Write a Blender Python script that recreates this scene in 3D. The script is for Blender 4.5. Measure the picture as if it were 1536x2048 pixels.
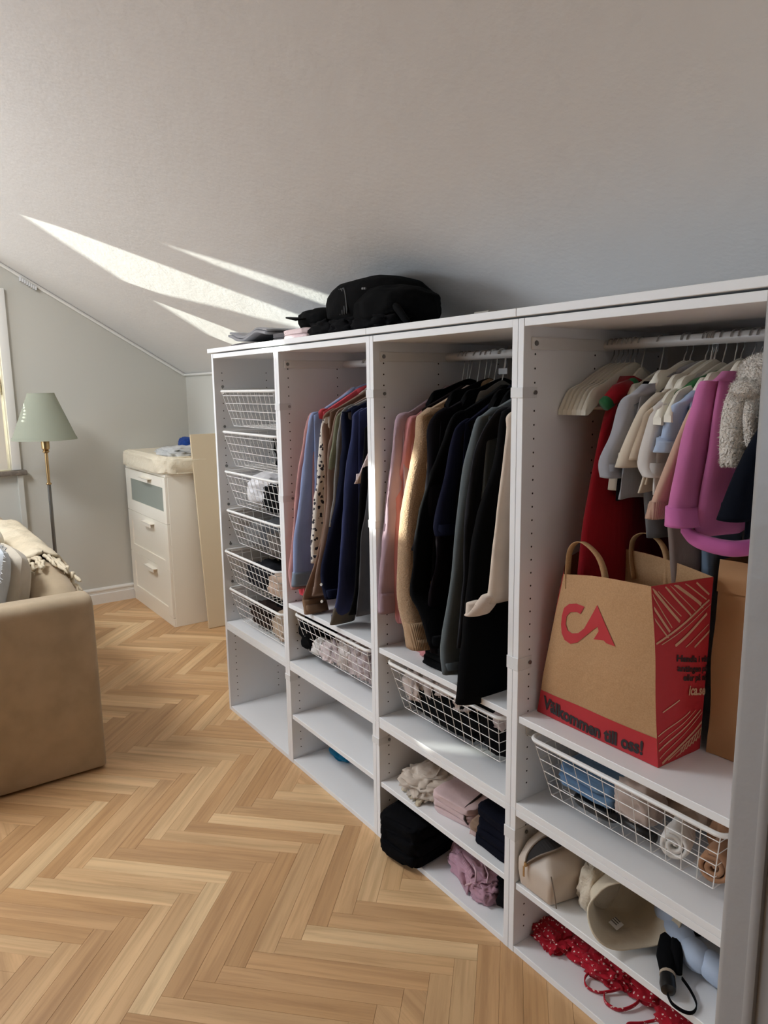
import bpy, bmesh, math, random
from mathutils import Vector, Matrix, noise
from mathutils.geometry import tessellate_polygon

for o in list(bpy.data.objects):
    bpy.data.objects.remove(o)
SC = bpy.context.scene
COL = SC.collection
PI = math.pi

# ------------------------------------------------------------------ camera
F_PX = 1457.26
cam_data = bpy.data.cameras.new('camera')
cam = bpy.data.objects.new('camera', cam_data)
COL.objects.link(cam)
SC.camera = cam
cam_data.sensor_fit = 'HORIZONTAL'
cam_data.sensor_width = 36.0
cam_data.lens = F_PX / 1536 * 36.0
cam_data.clip_start = 0.02
CAM_POS = Vector((3.00485, -1.22136, 1.45151))
CAM_R = Vector((0.57595729, 0.81736213, -0.0138692))
CAM_U = Vector((-0.13004699, 0.10836146, 0.98556866))
CAM_F = Vector((-0.80706938, 0.5658418, -0.16870706))
cam.matrix_world = Matrix(((CAM_R.x, CAM_U.x, -CAM_F.x, CAM_POS.x),
                           (CAM_R.y, CAM_U.y, -CAM_F.y, CAM_POS.y),
                           (CAM_R.z, CAM_U.z, -CAM_F.z, CAM_POS.z),
                           (0, 0, 0, 1)))

# ------------------------------------------------------------------ light
SC.view_settings.view_transform = 'Standard'
SC.view_settings.look = 'None'
SC.view_settings.gamma = 1.0
SC.view_settings.use_curve_mapping = False
SC.view_settings.exposure = 0.14
SC.cycles.use_denoising = True
SC.cycles.max_bounces = 10
SC.cycles.diffuse_bounces = 6
SC.cycles.sample_clamp_indirect = 6.0

world = bpy.data.worlds.new('world')
SC.world = world
world.use_nodes = True
bg = world.node_tree.nodes['Background']
bg.inputs[0].default_value = (0.72, 0.84, 1.0, 1)
bg.inputs[1].default_value = 0.6

SUN_DIR = Vector((1.15, 0.95, -0.30)).normalized()
sl = bpy.data.lights.new('sun', 'SUN')
sl.energy = 20.0
sl.angle = math.radians(0.55)
sl.color = (1.0, 0.93, 0.82)
sun = bpy.data.objects.new('sun', sl)
COL.objects.link(sun)
sun.rotation_euler = SUN_DIR.to_track_quat('-Z', 'Y').to_euler()
sun.location = (-6, -6, 5)


def area(name, loc, target, sx, sy, watts, colour):
    l = bpy.data.lights.new(name, 'AREA')
    l.shape = 'RECTANGLE'
    l.size, l.size_y = sx, sy
    l.energy = watts
    l.color = colour
    o = bpy.data.objects.new(name, l)
    COL.objects.link(o)
    o.location = loc
    o.rotation_euler = (Vector(target) - Vector(loc)).to_track_quat('-Z', 'Y').to_euler()
    return o


# daylight coming in at the gable window and at the roof window of the opposite slope
area('gable_window_daylight', (-2.03, -1.90, 1.72), (1.0, -1.90, 1.72), 2.5, 1.45, 8.0, (0.97, 0.98, 1.0))
area('roof_window_daylight', (-0.30, -1.70, 2.92), (-0.30, -1.70 + 0.10, 2.92 - 1.0), 1.1, 1.1, 92.0, (0.93, 0.965, 1.0))
area('dormer_window_daylight', (-0.70, -4.30, 1.50), (-0.2, 0.0, 1.55), 1.8, 1.2, 64.0, (0.74, 0.87, 1.0))


# ------------------------------------------------------------------ helpers
def lin(c):
    return tuple(((v / 255) / 12.92 if v / 255 <= 0.04045 else ((v / 255 + 0.055) / 1.055) ** 2.4) for v in c)


def tag(o, label=None, cat=None, group=None, kind=None):
    if label: o['label'] = label
    if cat: o['category'] = cat
    if group: o['group'] = group
    if kind: o['kind'] = kind
    return o


def thing(name, label, cat, loc=(0, 0, 0), group=None):
    o = bpy.data.objects.new(name, None)
    o.empty_display_size = 0.05
    COL.objects.link(o)
    o.location = loc
    return tag(o, label, cat, group)


class Geo:
    """collects vertices and faces in world coordinates"""
    def __init__(self):
        self.v, self.f = [], []

    def add(self, verts, faces):
        n = len(self.v)
        self.v += [tuple(p) for p in verts]
        self.f += [tuple(i + n for i in q) for q in faces]
        return self

    def box(self, x0, x1, y0, y1, z0, z1):
        return self.add([(x0, y0, z0), (x1, y0, z0), (x1, y1, z0), (x0, y1, z0),
                         (x0, y0, z1), (x1, y0, z1), (x1, y1, z1), (x0, y1, z1)],
                        [(3, 2, 1, 0), (4, 5, 6, 7), (0, 1, 5, 4), (1, 2, 6, 5), (2, 3, 7, 6), (3, 0, 4, 7)])

    def rbox(self, x0, x1, y0, y1, z0, z1, r=0.003, seg=2, M=None):
        bm = bmesh.new()
        bmesh.ops.create_cube(bm, size=1.0)
        for v in bm.verts:
            v.co = Vector(((x0 + x1) / 2 + v.co.x * (x1 - x0), (y0 + y1) / 2 + v.co.y * (y1 - y0), (z0 + z1) / 2 + v.co.z * (z1 - z0)))
        bmesh.ops.bevel(bm, geom=list(bm.edges), offset=r, segments=seg, affect='EDGES', profile=0.5)
        return self.bm(bm, M)

    def bm(self, bm, M=None):
        bm.verts.index_update()
        vs = [(M @ v.co) if M else v.co.copy() for v in bm.verts]
        fs = [[v.index for v in f.verts] for f in bm.faces]
        bm.free()
        return self.add(vs, fs)

    def tube(self, pts, r, n=6, closed=False):
        """round bar along a polyline; r may be a number or one number per point"""
        pts = [Vector(p) for p in pts]
        m = len(pts)
        rs = r if isinstance(r, (list, tuple)) else [r] * m
        rings, up = [], None
        for i in range(m):
            if closed:
                t = pts[(i + 1) % m] - pts[i - 1]
            else:
                t = pts[min(i + 1, m - 1)] - pts[max(i - 1, 0)]
            t.normalize()
            if up is None:
                up = Vector((0, 0, 1)) if abs(t.z) < 0.9 else Vector((0, 1, 0))
            a = t.cross(up)
            if a.length < 1e-6:
                a = t.cross(Vector((1, 0, 0)))
            a.normalize()
            b = a.cross(t).normalized()
            up = b
            rings.append([pts[i] + (a * math.cos(2 * PI * k / n) + b * math.sin(2 * PI * k / n)) * rs[i] for k in range(n)])
        vs = [p for q in rings for p in q]
        fs = []
        for i in range(m if closed else m - 1):
            j = (i + 1) % m
            for k in range(n):
                l = (k + 1) % n
                fs.append((i * n + k, i * n + l, j * n + l, j * n + k))
        if not closed:
            fs.append(tuple(reversed(range(n))))
            fs.append(tuple((m - 1) * n + k for k in range(n)))
        return self.add(vs, fs)

    def lathe(self, cx, cy, prof, n=24, cap=True):
        """prof: list of (radius, z)"""
        vs, fs = [], []
        for r, z in prof:
            for k in range(n):
                a = 2 * PI * k / n
                vs.append((cx + r * math.cos(a), cy + r * math.sin(a), z))
        m = len(prof)
        for i in range(m - 1):
            for k in range(n):
                l = (k + 1) % n
                fs.append((i * n + k, i * n + l, (i + 1) * n + l, (i + 1) * n + k))
        if cap:
            fs.append(tuple(reversed(range(n))))
            fs.append(tuple((m - 1) * n + k for k in range(n)))
        return self.add(vs, fs)

    def prism(self, poly, y0, y1, axis='y'):
        """extrude a polygon: axis 'y' -> poly is (x,z); axis 'x' -> poly is (y,z)"""
        n = len(poly)
        def P(p, t):
            return (p[0], t, p[1]) if axis == 'y' else (t, p[0], p[1])
        vs = [P(p, y0) for p in poly] + [P(p, y1) for p in poly]
        fs = [tuple(range(n)), tuple(reversed(range(n, 2 * n)))]
        for i in range(n):
            j = (i + 1) % n
            fs.append((i, i + n, j + n, j))
        return self.add(vs, fs)

    def build(self, name, m, parent=None, smooth=False, label=None, cat=None, group=None, kind=None, fix=True):
        me = bpy.data.meshes.new(name)
        me.from_pydata([tuple(p) for p in self.v], [], self.f)
        if fix:
            b = bmesh.new(); b.from_mesh(me)
            bmesh.ops.recalc_face_normals(b, faces=list(b.faces))
            b.to_mesh(me); b.free()
        if smooth:
            me.polygons.foreach_set('use_smooth', [True] * len(me.polygons))
            if smooth != 'all':
                try:
                    me.set_sharp_from_angle(angle=math.radians(40))
                except Exception:
                    pass
        me.update()
        o = bpy.data.objects.new(name, me)
        COL.objects.link(o)
        if m is not None:
            me.materials.append(m)
        if parent is not None:
            o.parent = parent
            o.matrix_parent_inverse = Matrix.Translation(-Vector(parent.location)) if parent.type == 'EMPTY' and parent.parent is None else Matrix.Identity(4)
        return tag(o, label, cat, group, kind)


# ------------------------------------------------------------------ materials
def newmat(name):
    m = bpy.data.materials.new(name)
    m.use_nodes = True
    nt = m.node_tree
    return m, nt, nt.nodes['Principled BSDF']


def plain(name, rgb, rough=0.5, metal=0.0, bump=None, var=None, spec=0.5, sheen=0.0, coord='Object', drape=None):
    """bump=(scale, strength, distance) noise relief; var=(scale, second colour) mottled colour"""
    m, nt, p = newmat(name)
    p.inputs['Base Color'].default_value = (*lin(rgb), 1)
    p.inputs['Roughness'].default_value = rough
    p.inputs['Metallic'].default_value = metal
    p.inputs['Specular IOR Level'].default_value = spec
    if sheen:
        p.inputs['Sheen Weight'].default_value = sheen
        p.inputs['Sheen Roughness'].default_value = 0.5
    tc = nt.nodes.new('ShaderNodeTexCoord')
    if var:
        n = nt.nodes.new('ShaderNodeTexNoise')
        n.inputs['Scale'].default_value = var[0]
        n.inputs['Detail'].default_value = 4
        nt.links.new(tc.outputs[coord], n.inputs['Vector'])
        r = nt.nodes.new('ShaderNodeValToRGB')
        r.color_ramp.elements[0].position = 0.35
        r.color_ramp.elements[1].position = 0.65
        r.color_ramp.elements[0].color = (*lin(rgb), 1)
        r.color_ramp.elements[1].color = (*lin(var[1]), 1)
        nt.links.new(n.outputs['Fac'], r.inputs['Fac'])
        nt.links.new(r.outputs['Color'], p.inputs['Base Color'])
    if bump:
        bumps = bump if isinstance(bump[0], tuple) else (bump,)
        prev = None
        for k, (sc, st, di) in enumerate(bumps):
            n = nt.nodes.new('ShaderNodeTexNoise')
            n.inputs['Scale'].default_value = sc
            n.inputs['Detail'].default_value = 3
            if drape and k == 0:      # creases run down the cloth
                mp = nt.nodes.new('ShaderNodeMapping')
                mp.inputs['Scale'].default_value = (1.0, 1.0, drape)
                nt.links.new(tc.outputs[coord], mp.inputs['Vector'])
                nt.links.new(mp.outputs[0], n.inputs['Vector'])
            else:
                nt.links.new(tc.outputs[coord], n.inputs['Vector'])
            b = nt.nodes.new('ShaderNodeBump')
            b.inputs['Strength'].default_value = st
            b.inputs['Distance'].default_value = di
            nt.links.new(n.outputs['Fac'], b.inputs['Height'])
            if prev:
                nt.links.new(prev.outputs['Normal'], b.inputs['Normal'])
            prev = b
        nt.links.new(prev.outputs['Normal'], p.inputs['Normal'])
    return m


def fab(name, rgb, rough=0.9, fold=0.5, weave=0.25, second=None, wscale=600.0):
    """cloth: soft creases plus fine weave"""
    dark = max(rgb) < 70
    return plain(name, rgb, rough, bump=((16.0, fold, 0.014), (wscale, weave, 0.001)), spec=0.08 if dark else 0.2, sheen=0.0 if dark else 0.12, drape=0.3,
                 var=(9.0, second if second else tuple(max(0, int(c * 0.93)) for c in rgb)))


def rib(name, rgb, scale=260.0, axis='X', strength=0.6):
    """knitted ribs running down the cloth"""
    m = fab(name, rgb, fold=0.4)
    nt = m.node_tree
    p = nt.nodes['Principled BSDF']
    tc = nt.nodes.new('ShaderNodeTexCoord')
    w = nt.nodes.new('ShaderNodeTexWave')
    w.wave_type = 'BANDS'
    w.bands_direction = axis
    w.inputs['Scale'].default_value = scale / 6.283
    w.inputs['Distortion'].default_value = 0.6
    nt.links.new(tc.outputs['Object'], w.inputs['Vector'])
    b = nt.nodes.new('ShaderNodeBump')
    b.inputs['Strength'].default_value = strength
    b.inputs['Distance'].default_value = 0.003
    nt.links.new(w.outputs['Fac'], b.inputs['Height'])
    old = p.inputs['Normal'].links[0].from_socket
    nt.links.new(old, b.inputs['Normal'])
    nt.links.new(b.outputs['Normal'], p.inputs['Normal'])
    return m


def print_fab(name, ground, ink, scale, thr, fold=0.4, dist='F1'):
    """cloth with a small printed pattern of blots"""
    m = fab(name, ground, fold=fold)
    nt = m.node_tree
    p = nt.nodes['Principled BSDF']
    tc = nt.nodes.new('ShaderNodeTexCoord')
    vo = nt.nodes.new('ShaderNodeTexVoronoi')
    vo.feature = dist
    vo.inputs['Scale'].default_value = scale
    nt.links.new(tc.outputs['Object'], vo.inputs['Vector'])
    n = nt.nodes.new('ShaderNodeTexNoise')
    n.inputs['Scale'].default_value = scale * 2.2
    nt.links.new(tc.outputs['Object'], n.inputs['Vector'])
    a = nt.nodes.new('ShaderNodeMath'); a.operation = 'ADD'
    s = nt.nodes.new('ShaderNodeMath'); s.operation = 'MULTIPLY'; s.inputs[1].default_value = 0.7
    nt.links.new(n.outputs['Fac'], s.inputs[0])
    nt.links.new(vo.outputs['Distance'], a.inputs[0])
    nt.links.new(s.outputs[0], a.inputs[1])
    t = nt.nodes.new('ShaderNodeMath'); t.operation = 'LESS_THAN'; t.inputs[1].default_value = thr
    nt.links.new(a.outputs[0], t.inputs[0])
    mx = nt.nodes.new('ShaderNodeMix'); mx.data_type = 'RGBA'
    nt.links.new(t.outputs[0], mx.inputs['Factor'])
    mx.inputs['A'].default_value = (*lin(ground), 1)
    mx.inputs['B'].default_value = (*lin(ink), 1)
    nt.links.new(mx.outputs['Result'], p.inputs['Base Color'])
    return m


def oak():
    m, nt, p = newmat('oak_plank')
    tc = nt.nodes.new('ShaderNodeTexCoord')
    oi = nt.nodes.new('ShaderNodeObjectInfo')
    off = nt.nodes.new('ShaderNodeVectorMath'); off.operation = 'SCALE'
    off.inputs[0].default_value = (13.0, 7.0, 5.0)
    nt.links.new(oi.outputs['Random'], off.inputs['Scale'])
    ad = nt.nodes.new('ShaderNodeVectorMath'); ad.operation = 'ADD'
    nt.links.new(tc.outputs['Object'], ad.inputs[0])
    nt.links.new(off.outputs[0], ad.inputs[1])
    mp = nt.nodes.new('ShaderNodeMapping')
    mp.inputs['Scale'].default_value = (3.0, 60.0, 20.0)
    nt.links.new(ad.outputs[0], mp.inputs['Vector'])
    n1 = nt.nodes.new('ShaderNodeTexNoise')
    n1.inputs['Scale'].default_value = 1.0
    n1.inputs['Detail'].default_value = 6
    n1.inputs['Roughness'].default_value = 0.62
    n1.inputs['Distortion'].default_value = 0.6
    nt.links.new(mp.outputs[0], n1.inputs['Vector'])
    mp2 = nt.nodes.new('ShaderNodeMapping')
    mp2.inputs['Scale'].default_value = (1.2, 14.0, 5.0)
    nt.links.new(ad.outputs[0], mp2.inputs['Vector'])
    n2 = nt.nodes.new('ShaderNodeTexNoise')
    n2.inputs['Scale'].default_value = 1.0
    n2.inputs['Detail'].default_value = 2
    nt.links.new(mp2.outputs[0], n2.inputs['Vector'])
    # one tone per plank
    r = nt.nodes.new('ShaderNodeValToRGB')
    e = r.color_ramp.elements
    e[0].position = 0.0; e[0].color = (*lin((196, 154, 108)), 1)
    e[1].position = 1.0; e[1].color = (*lin((238, 206, 160)), 1)
    for pos, c in ((0.3, (208, 166, 120)), (0.6, (216, 177, 131)), (0.85, (226, 190, 144))):
        q = e.new(pos); q.color = (*lin(c), 1)
    nt.links.new(oi.outputs['Random'], r.inputs['Fac'])
    g = nt.nodes.new('ShaderNodeValToRGB')
    g.color_ramp.elements[0].position = 0.36; g.color_ramp.elements[0].color = (0.74, 0.69, 0.64, 1)
    g.color_ramp.elements[1].position = 0.56; g.color_ramp.elements[1].color = (1, 1, 1, 1)
    nt.links.new(n1.outputs['Fac'], g.inputs['Fac'])
    g2 = nt.nodes.new('ShaderNodeValToRGB')
    g2.color_ramp.elements[0].position = 0.35; g2.color_ramp.elements[0].color = (0.86, 0.84, 0.82, 1)
    g2.color_ramp.elements[1].position = 0.68; g2.color_ramp.elements[1].color = (1.10, 1.10, 1.10, 1)
    nt.links.new(n2.outputs['Fac'], g2.inputs['Fac'])
    m1 = nt.nodes.new('ShaderNodeMix'); m1.data_type = 'RGBA'; m1.blend_type = 'MULTIPLY'; m1.inputs['Factor'].default_value = 0.65
    nt.links.new(r.outputs['Color'], m1.inputs['A']); nt.links.new(g.outputs['Color'], m1.inputs['B'])
    m2 = nt.nodes.new('ShaderNodeMix'); m2.data_type = 'RGBA'; m2.blend_type = 'MULTIPLY'; m2.inputs['Factor'].default_value = 1.0
    nt.links.new(m1.outputs['Result'], m2.inputs['A']); nt.links.new(g2.outputs['Color'], m2.inputs['B'])
    nt.links.new(m2.outputs['Result'], p.inputs['Base Color'])
    p.inputs['Roughness'].default_value = 0.42
    p.inputs['Specular IOR Level'].default_value = 0.45
    b = nt.nodes.new('ShaderNodeBump')
    b.inputs['Strength'].default_value = 0.25; b.inputs['Distance'].default_value = 0.0015
    nt.links.new(n1.outputs['Fac'], b.inputs['Height'])
    nt.links.new(b.outputs['Normal'], p.inputs['Normal'])
    return m


def glass(name, tint=(0.9, 0.95, 0.95), frosted=False):
    m, nt, p = newmat(name)
    out = nt.nodes['Material Output']
    if frosted:
        p.inputs['Base Color'].default_value = (*tint, 1)
        p.inputs['Roughness'].default_value = 0.5
        p.inputs['Specular IOR Level'].default_value = 0.25
        return m
    nt.nodes.remove(p)
    tr = nt.nodes.new('ShaderNodeBsdfTransparent'); tr.inputs[0].default_value = (*tint, 1)
    gl = nt.nodes.new('ShaderNodeBsdfGlossy'); gl.inputs['Roughness'].default_value = 0.03
    fr = nt.nodes.new('ShaderNodeFresnel'); fr.inputs['IOR'].default_value = 1.45
    mx = nt.nodes.new('ShaderNodeMixShader')
    nt.links.new(fr.outputs[0], mx.inputs[0]); nt.links.new(tr.outputs[0], mx.inputs[1]); nt.links.new(gl.outputs[0], mx.inputs[2])
    nt.links.new(mx.outputs[0], out.inputs['Surface'])
    return m


M = dict(
    wall=plain('greige_wall_paint', (200, 198, 190), 0.9, bump=(180.0, 0.08, 0.001)),
    ceiling=plain('ceiling_plaster', (222, 221, 220), 0.92, bump=((9.0, 0.12, 0.02), (70.0, 0.22, 0.004))),
    hall=plain('bounce_cut_paint', (86, 84, 84), 0.9),  # unseen walls, darkness invented to cut the bounced light
    oak=oak(),
    floor_base=plain('floor_joint', (92, 62, 38), 0.8),
    white_paint=plain('white_gloss_paint', (228, 226, 221), 0.35, bump=(40.0, 0.10, 0.003)),
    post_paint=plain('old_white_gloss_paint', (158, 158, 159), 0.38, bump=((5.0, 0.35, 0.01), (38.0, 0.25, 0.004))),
    laminate=plain('white_laminate', (236, 237, 239), 0.42),
    laminate_in=plain('white_laminate_panel', (226, 225, 223), 0.5),
    backboard=plain('white_backboard', (214, 213, 211), 0.6),
    hole=plain('peg_hole', (42, 38, 34), 0.9),
    screw=plain('zinc_screw', (150, 148, 145), 0.35, 0.9),
    plastic=plain('white_plastic_clip', (224, 225, 226), 0.4),
    wire=plain('white_coated_wire', (236, 235, 233), 0.32),
    chrome=plain('chrome', (205, 205, 205), 0.18, 1.0),
    rod=plain('white_rail', (205, 203, 200), 0.4),
    brass=plain('brass', (186, 156, 112), 0.32, 1.0),
    steel=plain('dark_brushed_steel', (118, 116, 112), 0.35, 0.8),
    shade=plain('sage_lampshade', (152, 156, 140), 0.85, bump=(420.0, 0.15, 0.001)),
    dresser=plain('cream_foil', (246, 240, 227), 0.42),
    frost=glass('frosted_glass', (0.30, 0.325, 0.285), True),
    glass=glass('window_glass'),
    beige_board=plain('beige_board', (216, 198, 168), 0.55),
    sill=plain('grey_stone_sill', (132, 122, 112), 0.5, var=(60.0, (112, 103, 94))),
    sofa=fab('beige_sofa_cloth', (190, 170, 143), fold=0.12, weave=0.5, wscale=900.0),
    quilt=plain('cream_muslin', (232, 220, 196), 0.9, bump=((26.0, 0.8, 0.01), (140.0, 0.5, 0.004)), sheen=0.2),
    mask=plain('sun_mask_cloth', (222, 214, 200), 0.9),
    velvet=fab('black_velvet', (12, 12, 13), fold=0.1),
    kraft=plain('kraft_paper', (186, 146, 104), 0.75, bump=((7.0, 0.55, 0.02), (60.0, 0.2, 0.003)), var=(300.0, (174, 134, 94))),
    red_ink=plain('red_print', (180, 34, 42), 0.6, bump=((7.0, 0.55, 0.02),)),
    black_ink=plain('black_print', (34, 28, 30), 0.6),
    tan_ink=plain('bare_kraft_line', (206, 160, 128), 0.7),
)

# ------------------------------------------------------------------ the room
XW = -2.13            # gable wall
YK, ZK = 0.667, 1.564  # knee wall, its height
SL = 0.598            # roof slope
YR = -2.05            # ridge
XE = 4.6              # hall end


def roof_z(y):
    return ZK + SL * (YK - y) if y >= YR else ZK + SL * (YK - YR) - SL * (YR - y)


YB = 2 * YR - YK      # opposite knee wall
ZR = roof_z(YR)

# gable wall with the sloped window opening and the niche under the sill
WY1, WY0 = -0.50, -3.60      # opening right / left edge
WZ0 = 0.965


def win_top(y, d=0.21):
    return roof_z(y) - d


g = Geo()
T = 0.22
outer = [(YK, 0), (YK, ZK), (YR, ZR), (YB, ZK), (YB, 0)]
hole = [(WY1, WZ0), (WY0, WZ0), (WY0, win_top(WY0)), (YR, win_top(YR)), (WY1, win_top(WY1))]
niche = [(WY1 + 0.03, 0.0), (WY0, 0.0), (WY0, WZ0 - 0.03), (WY1 + 0.03, WZ0 - 0.03)]
for x, polys in ((XW, (outer, hole)), (XW - T, (outer, hole))):
    pts = [Vector((p[0], p[1], 0)) for q in polys for p in q]
    tri = tessellate_polygon([[Vector((p[0], p[1], 0)) for p in q] for q in polys])
    g.add([(x, p.x, p.y) for p in pts], [tuple(t) for t in tri])
for i in range(len(hole)):
    a, b = hole[i], hole[(i + 1) % len(hole)]
    g.add([(XW, *a), (XW, *b), (XW - T, *b), (XW - T, *a)], [(0, 1, 2, 3)])
g.build('wall_left', M['wall'], kind='structure')
# pilaster-like return beside the niche below the sill
Geo().box(XW, XW + 0.035, WY1 + 0.02, WY1 + 0.05, 0, WZ0 - 0.035).build('trim_1', M['wall'], kind='structure')
Geo().box(XW - 0.02, XE, YK, YK + 0.12, 0, ZK).build('wall_back', M['wall'], kind='structure')
Geo().box(XW - 0.02, XE, YB - 0.12, YB, 0, ZK).build('wall_front', M['hall'], kind='structure')
Geo().box(XE, XE + 0.12, YB, YK, 0, ZR).build('wall_hall', M['hall'], kind='structure')
# sloped ceiling, both slopes (thick slabs)
x0, x1, th = XW - 0.3, XE + 0.12, 0.12
Geo().prism([(YK + 0.15, roof_z(YK) - SL * 0.15), (YR, ZR), (YB - 0.15, roof_z(YB) - SL * 0.15),
             (YB - 0.15, roof_z(YB) + th), (YR, ZR + th), (YK + 0.15, roof_z(YK) + th)], x0, x1, 'x').build('ceiling', M['ceiling'], kind='structure')

# partition beside the last wardrobe column, with its old painted casing
Geo().box(2.66, XE, -0.46, YK, 0, 2.3).build('wall_right', M['white_paint'], kind='structure')
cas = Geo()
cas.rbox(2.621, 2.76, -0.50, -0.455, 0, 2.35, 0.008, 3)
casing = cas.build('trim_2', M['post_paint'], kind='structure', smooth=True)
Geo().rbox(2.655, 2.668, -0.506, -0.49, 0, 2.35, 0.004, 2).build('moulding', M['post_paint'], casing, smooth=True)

# skirting board with its two ledges, on the gable wall right of the sofa and along the knee wall
def skirting(name, prof, path_axis, a0, a1, face, m):
    if path_axis == 'y':
        gg = Geo(); n = len(prof)
        gg.add([(face + p[0], a0, p[1]) for p in prof] + [(face + p[0], a1, p[1]) for p in prof],
               [tuple(range(n)), tuple(reversed(range(n, 2 * n)))] + [(i, i + n, (i + 1) % n + n, (i + 1) % n) for i in range(n)])
    else:
        gg = Geo(); n = len(prof)
        gg.add([(a0, face - p[0], p[1]) for p in prof] + [(a1, face - p[0], p[1]) for p in prof],
               [tuple(range(n)), tuple(reversed(range(n, 2 * n)))] + [(i, i + n, (i + 1) % n + n, (i + 1) % n) for i in range(n)])
    return gg.build(name, m, kind='structure')


PROF = [(0, 0), (0.016, 0), (0.016, 0.068), (0.012, 0.074), (0.012, 0.086), (0.016, 0.092), (0.016, 0.101), (0.009, 0.110), (0, 0.112)]
skirting('baseboard_left', PROF, 'y', YK, WY1 + 0.05, XW, M['white_paint'])
skirting('baseboard_back', PROF, 'x', XW + 0.016, -0.03, YK, M['white_paint'])

# cable cover running down the corner of ceiling and gable wall, with a small clip on it
g = Geo()
P = [(XW + 0.012, YK - 0.01, roof_z(YK - 0.01) - 0.014), (XW + 0.012, -2.0, roof_z(-2.0) - 0.014)]
g.tube(P, 0.011, 6)
duct = g.build('trim_3', M['white_paint'], kind='structure', smooth=True)
g = Geo()
yy0, yy1 = -0.36, -0.265
n0 = Vector((0, 1, -SL)).normalized()
for k in range(8):
    yy = yy0 + (yy1 - yy0) * k / 8
    g.box(XW + 0.004, XW + 0.03, yy, yy + 0.0095, roof_z(yy) - 0.048, roof_z(yy) - 0.026)
g.build('clip', M['plastic'], duct)
Geo().tube([(XW + 0.02, YK - 0.012, ZK - 0.006), (0.0, YK - 0.012, ZK - 0.006)], 0.008, 6).build('trim_4', M['white_paint'], kind='structure', smooth=True)

# ------------------------------------------------------------------ floor: herringbone oak
base = Geo().box(XW - 0.1, XE + 0.1, YB - 0.05, YK + 0.1, -0.06, -0.0075).build('floor', M['floor_base'], kind='structure')
PL, PW = 0.467, 0.0573
S2 = math.sqrt(2)
FX0, FY0 = 0.795, -0.668


def plank_mesh():
    gg = Geo()
    gg.rbox(-PL / 2 + 0.0002, PL / 2 - 0.0002, -PW / 2 + 0.0002, PW / 2 - 0.0002, -0.010, 0.0, 0.0005, 1)
    me = bpy.data.meshes.new('plank')
    me.from_pydata(gg.v, [], gg.f)
    me.materials.append(M['oak'])
    return me


def to_px(p):
    d = Vector(p) - CAM_POS
    w = d.dot(CAM_F)
    if w < 0.05:
        return None
    return 768 + F_PX * d.dot(CAM_R) / w, 1024 - F_PX * d.dot(CAM_U) / w, w


cands = []
for j in range(-8, 9):
    for k in range(-80, 80):
        for kind in 'AB':
            if kind == 'A':
                u, v = k * PW + j * PL + PL / 2, k * PW - j * PL + PW / 2
                ang = PI / 4
            else:
                u, v = k * PW - PW / 2 + j * PL, k * PW - j * PL + PL / 2
                ang = 3 * PI / 4
            x, y = FX0 + (u - v) / S2, FY0 + (u + v) / S2
            if not (XW - 0.1 < x < XE and YB < y < YK):
                continue
            if 0.1 < x and y > 0.20:
                continue
            q = to_px((x, y, 0))
            seen = q is not None and -60 < q[0] < 1560 and 1100 < q[1] < 2130 and not (x < 0.2 and y < -0.75) and not (x > 0.05 and y > 0.12)
            cands.append((0 if seen else 1, -q[1] if seen else 0, x, y, ang))
cands.sort()
pm = plank_mesh()
rest = Geo()
for i, (unseen, _, x, y, ang) in enumerate(cands):
    if not unseen and i < 300:
        o = bpy.data.objects.new('plank', pm)
        COL.objects.link(o)
        o.location = (x, y, 0)
        o.rotation_euler = (0, 0, ang + (PI if (i * 7919) % 2 else 0))
        o.parent = base
    else:
        c, s = math.cos(ang), math.sin(ang)
        a, b = PL / 2 - 0.0003, PW / 2 - 0.0003
        pts = [(-a, -b), (a, -b), (a, b), (-a, b)]
        q = [(x + c * px - s * py, y + s * px + c * py) for px, py in pts]
        rest.add([(p[0], p[1], 0.0) for p in q] + [(p[0], p[1], -0.008) for p in q],
                 [(0, 1, 2, 3), (0, 4, 5, 1), (1, 5, 6, 2), (2, 6, 7, 3), (3, 7, 4, 0)])
rest.build('far_planks', M['oak'], base, kind='stuff', fix=False)

# ------------------------------------------------------------------ gable window (only its right edge is in the picture)
win = thing('window_1', None, None, (XW, WY1, WZ0))
win['kind'] = 'structure'
W = M['white_paint']
# casing round the opening
g = Geo()
g.rbox(XW - 0.005, XW + 0.022, WY1 - 0.005, WY1 + 0.048, WZ0, win_top(WY1) + 0.03, 0.004, 2)
g.build('casing_side', W, win, smooth=True)
pts = [(WY1 + 0.048, win_top(WY1 + 0.048) + 0.045), (YR, win_top(YR) + 0.045), (WY0 - 0.048, win_top(WY0) + 0.02),
       (WY0 - 0.048, win_top(WY0) - 0.035), (YR, win_top(YR) - 0.006), (WY1 + 0.048, win_top(WY1 + 0.048) - 0.006)]
Geo().prism(pts, XW - 0.005, XW + 0.02, 'x').build('casing_head', W, win)
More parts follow.
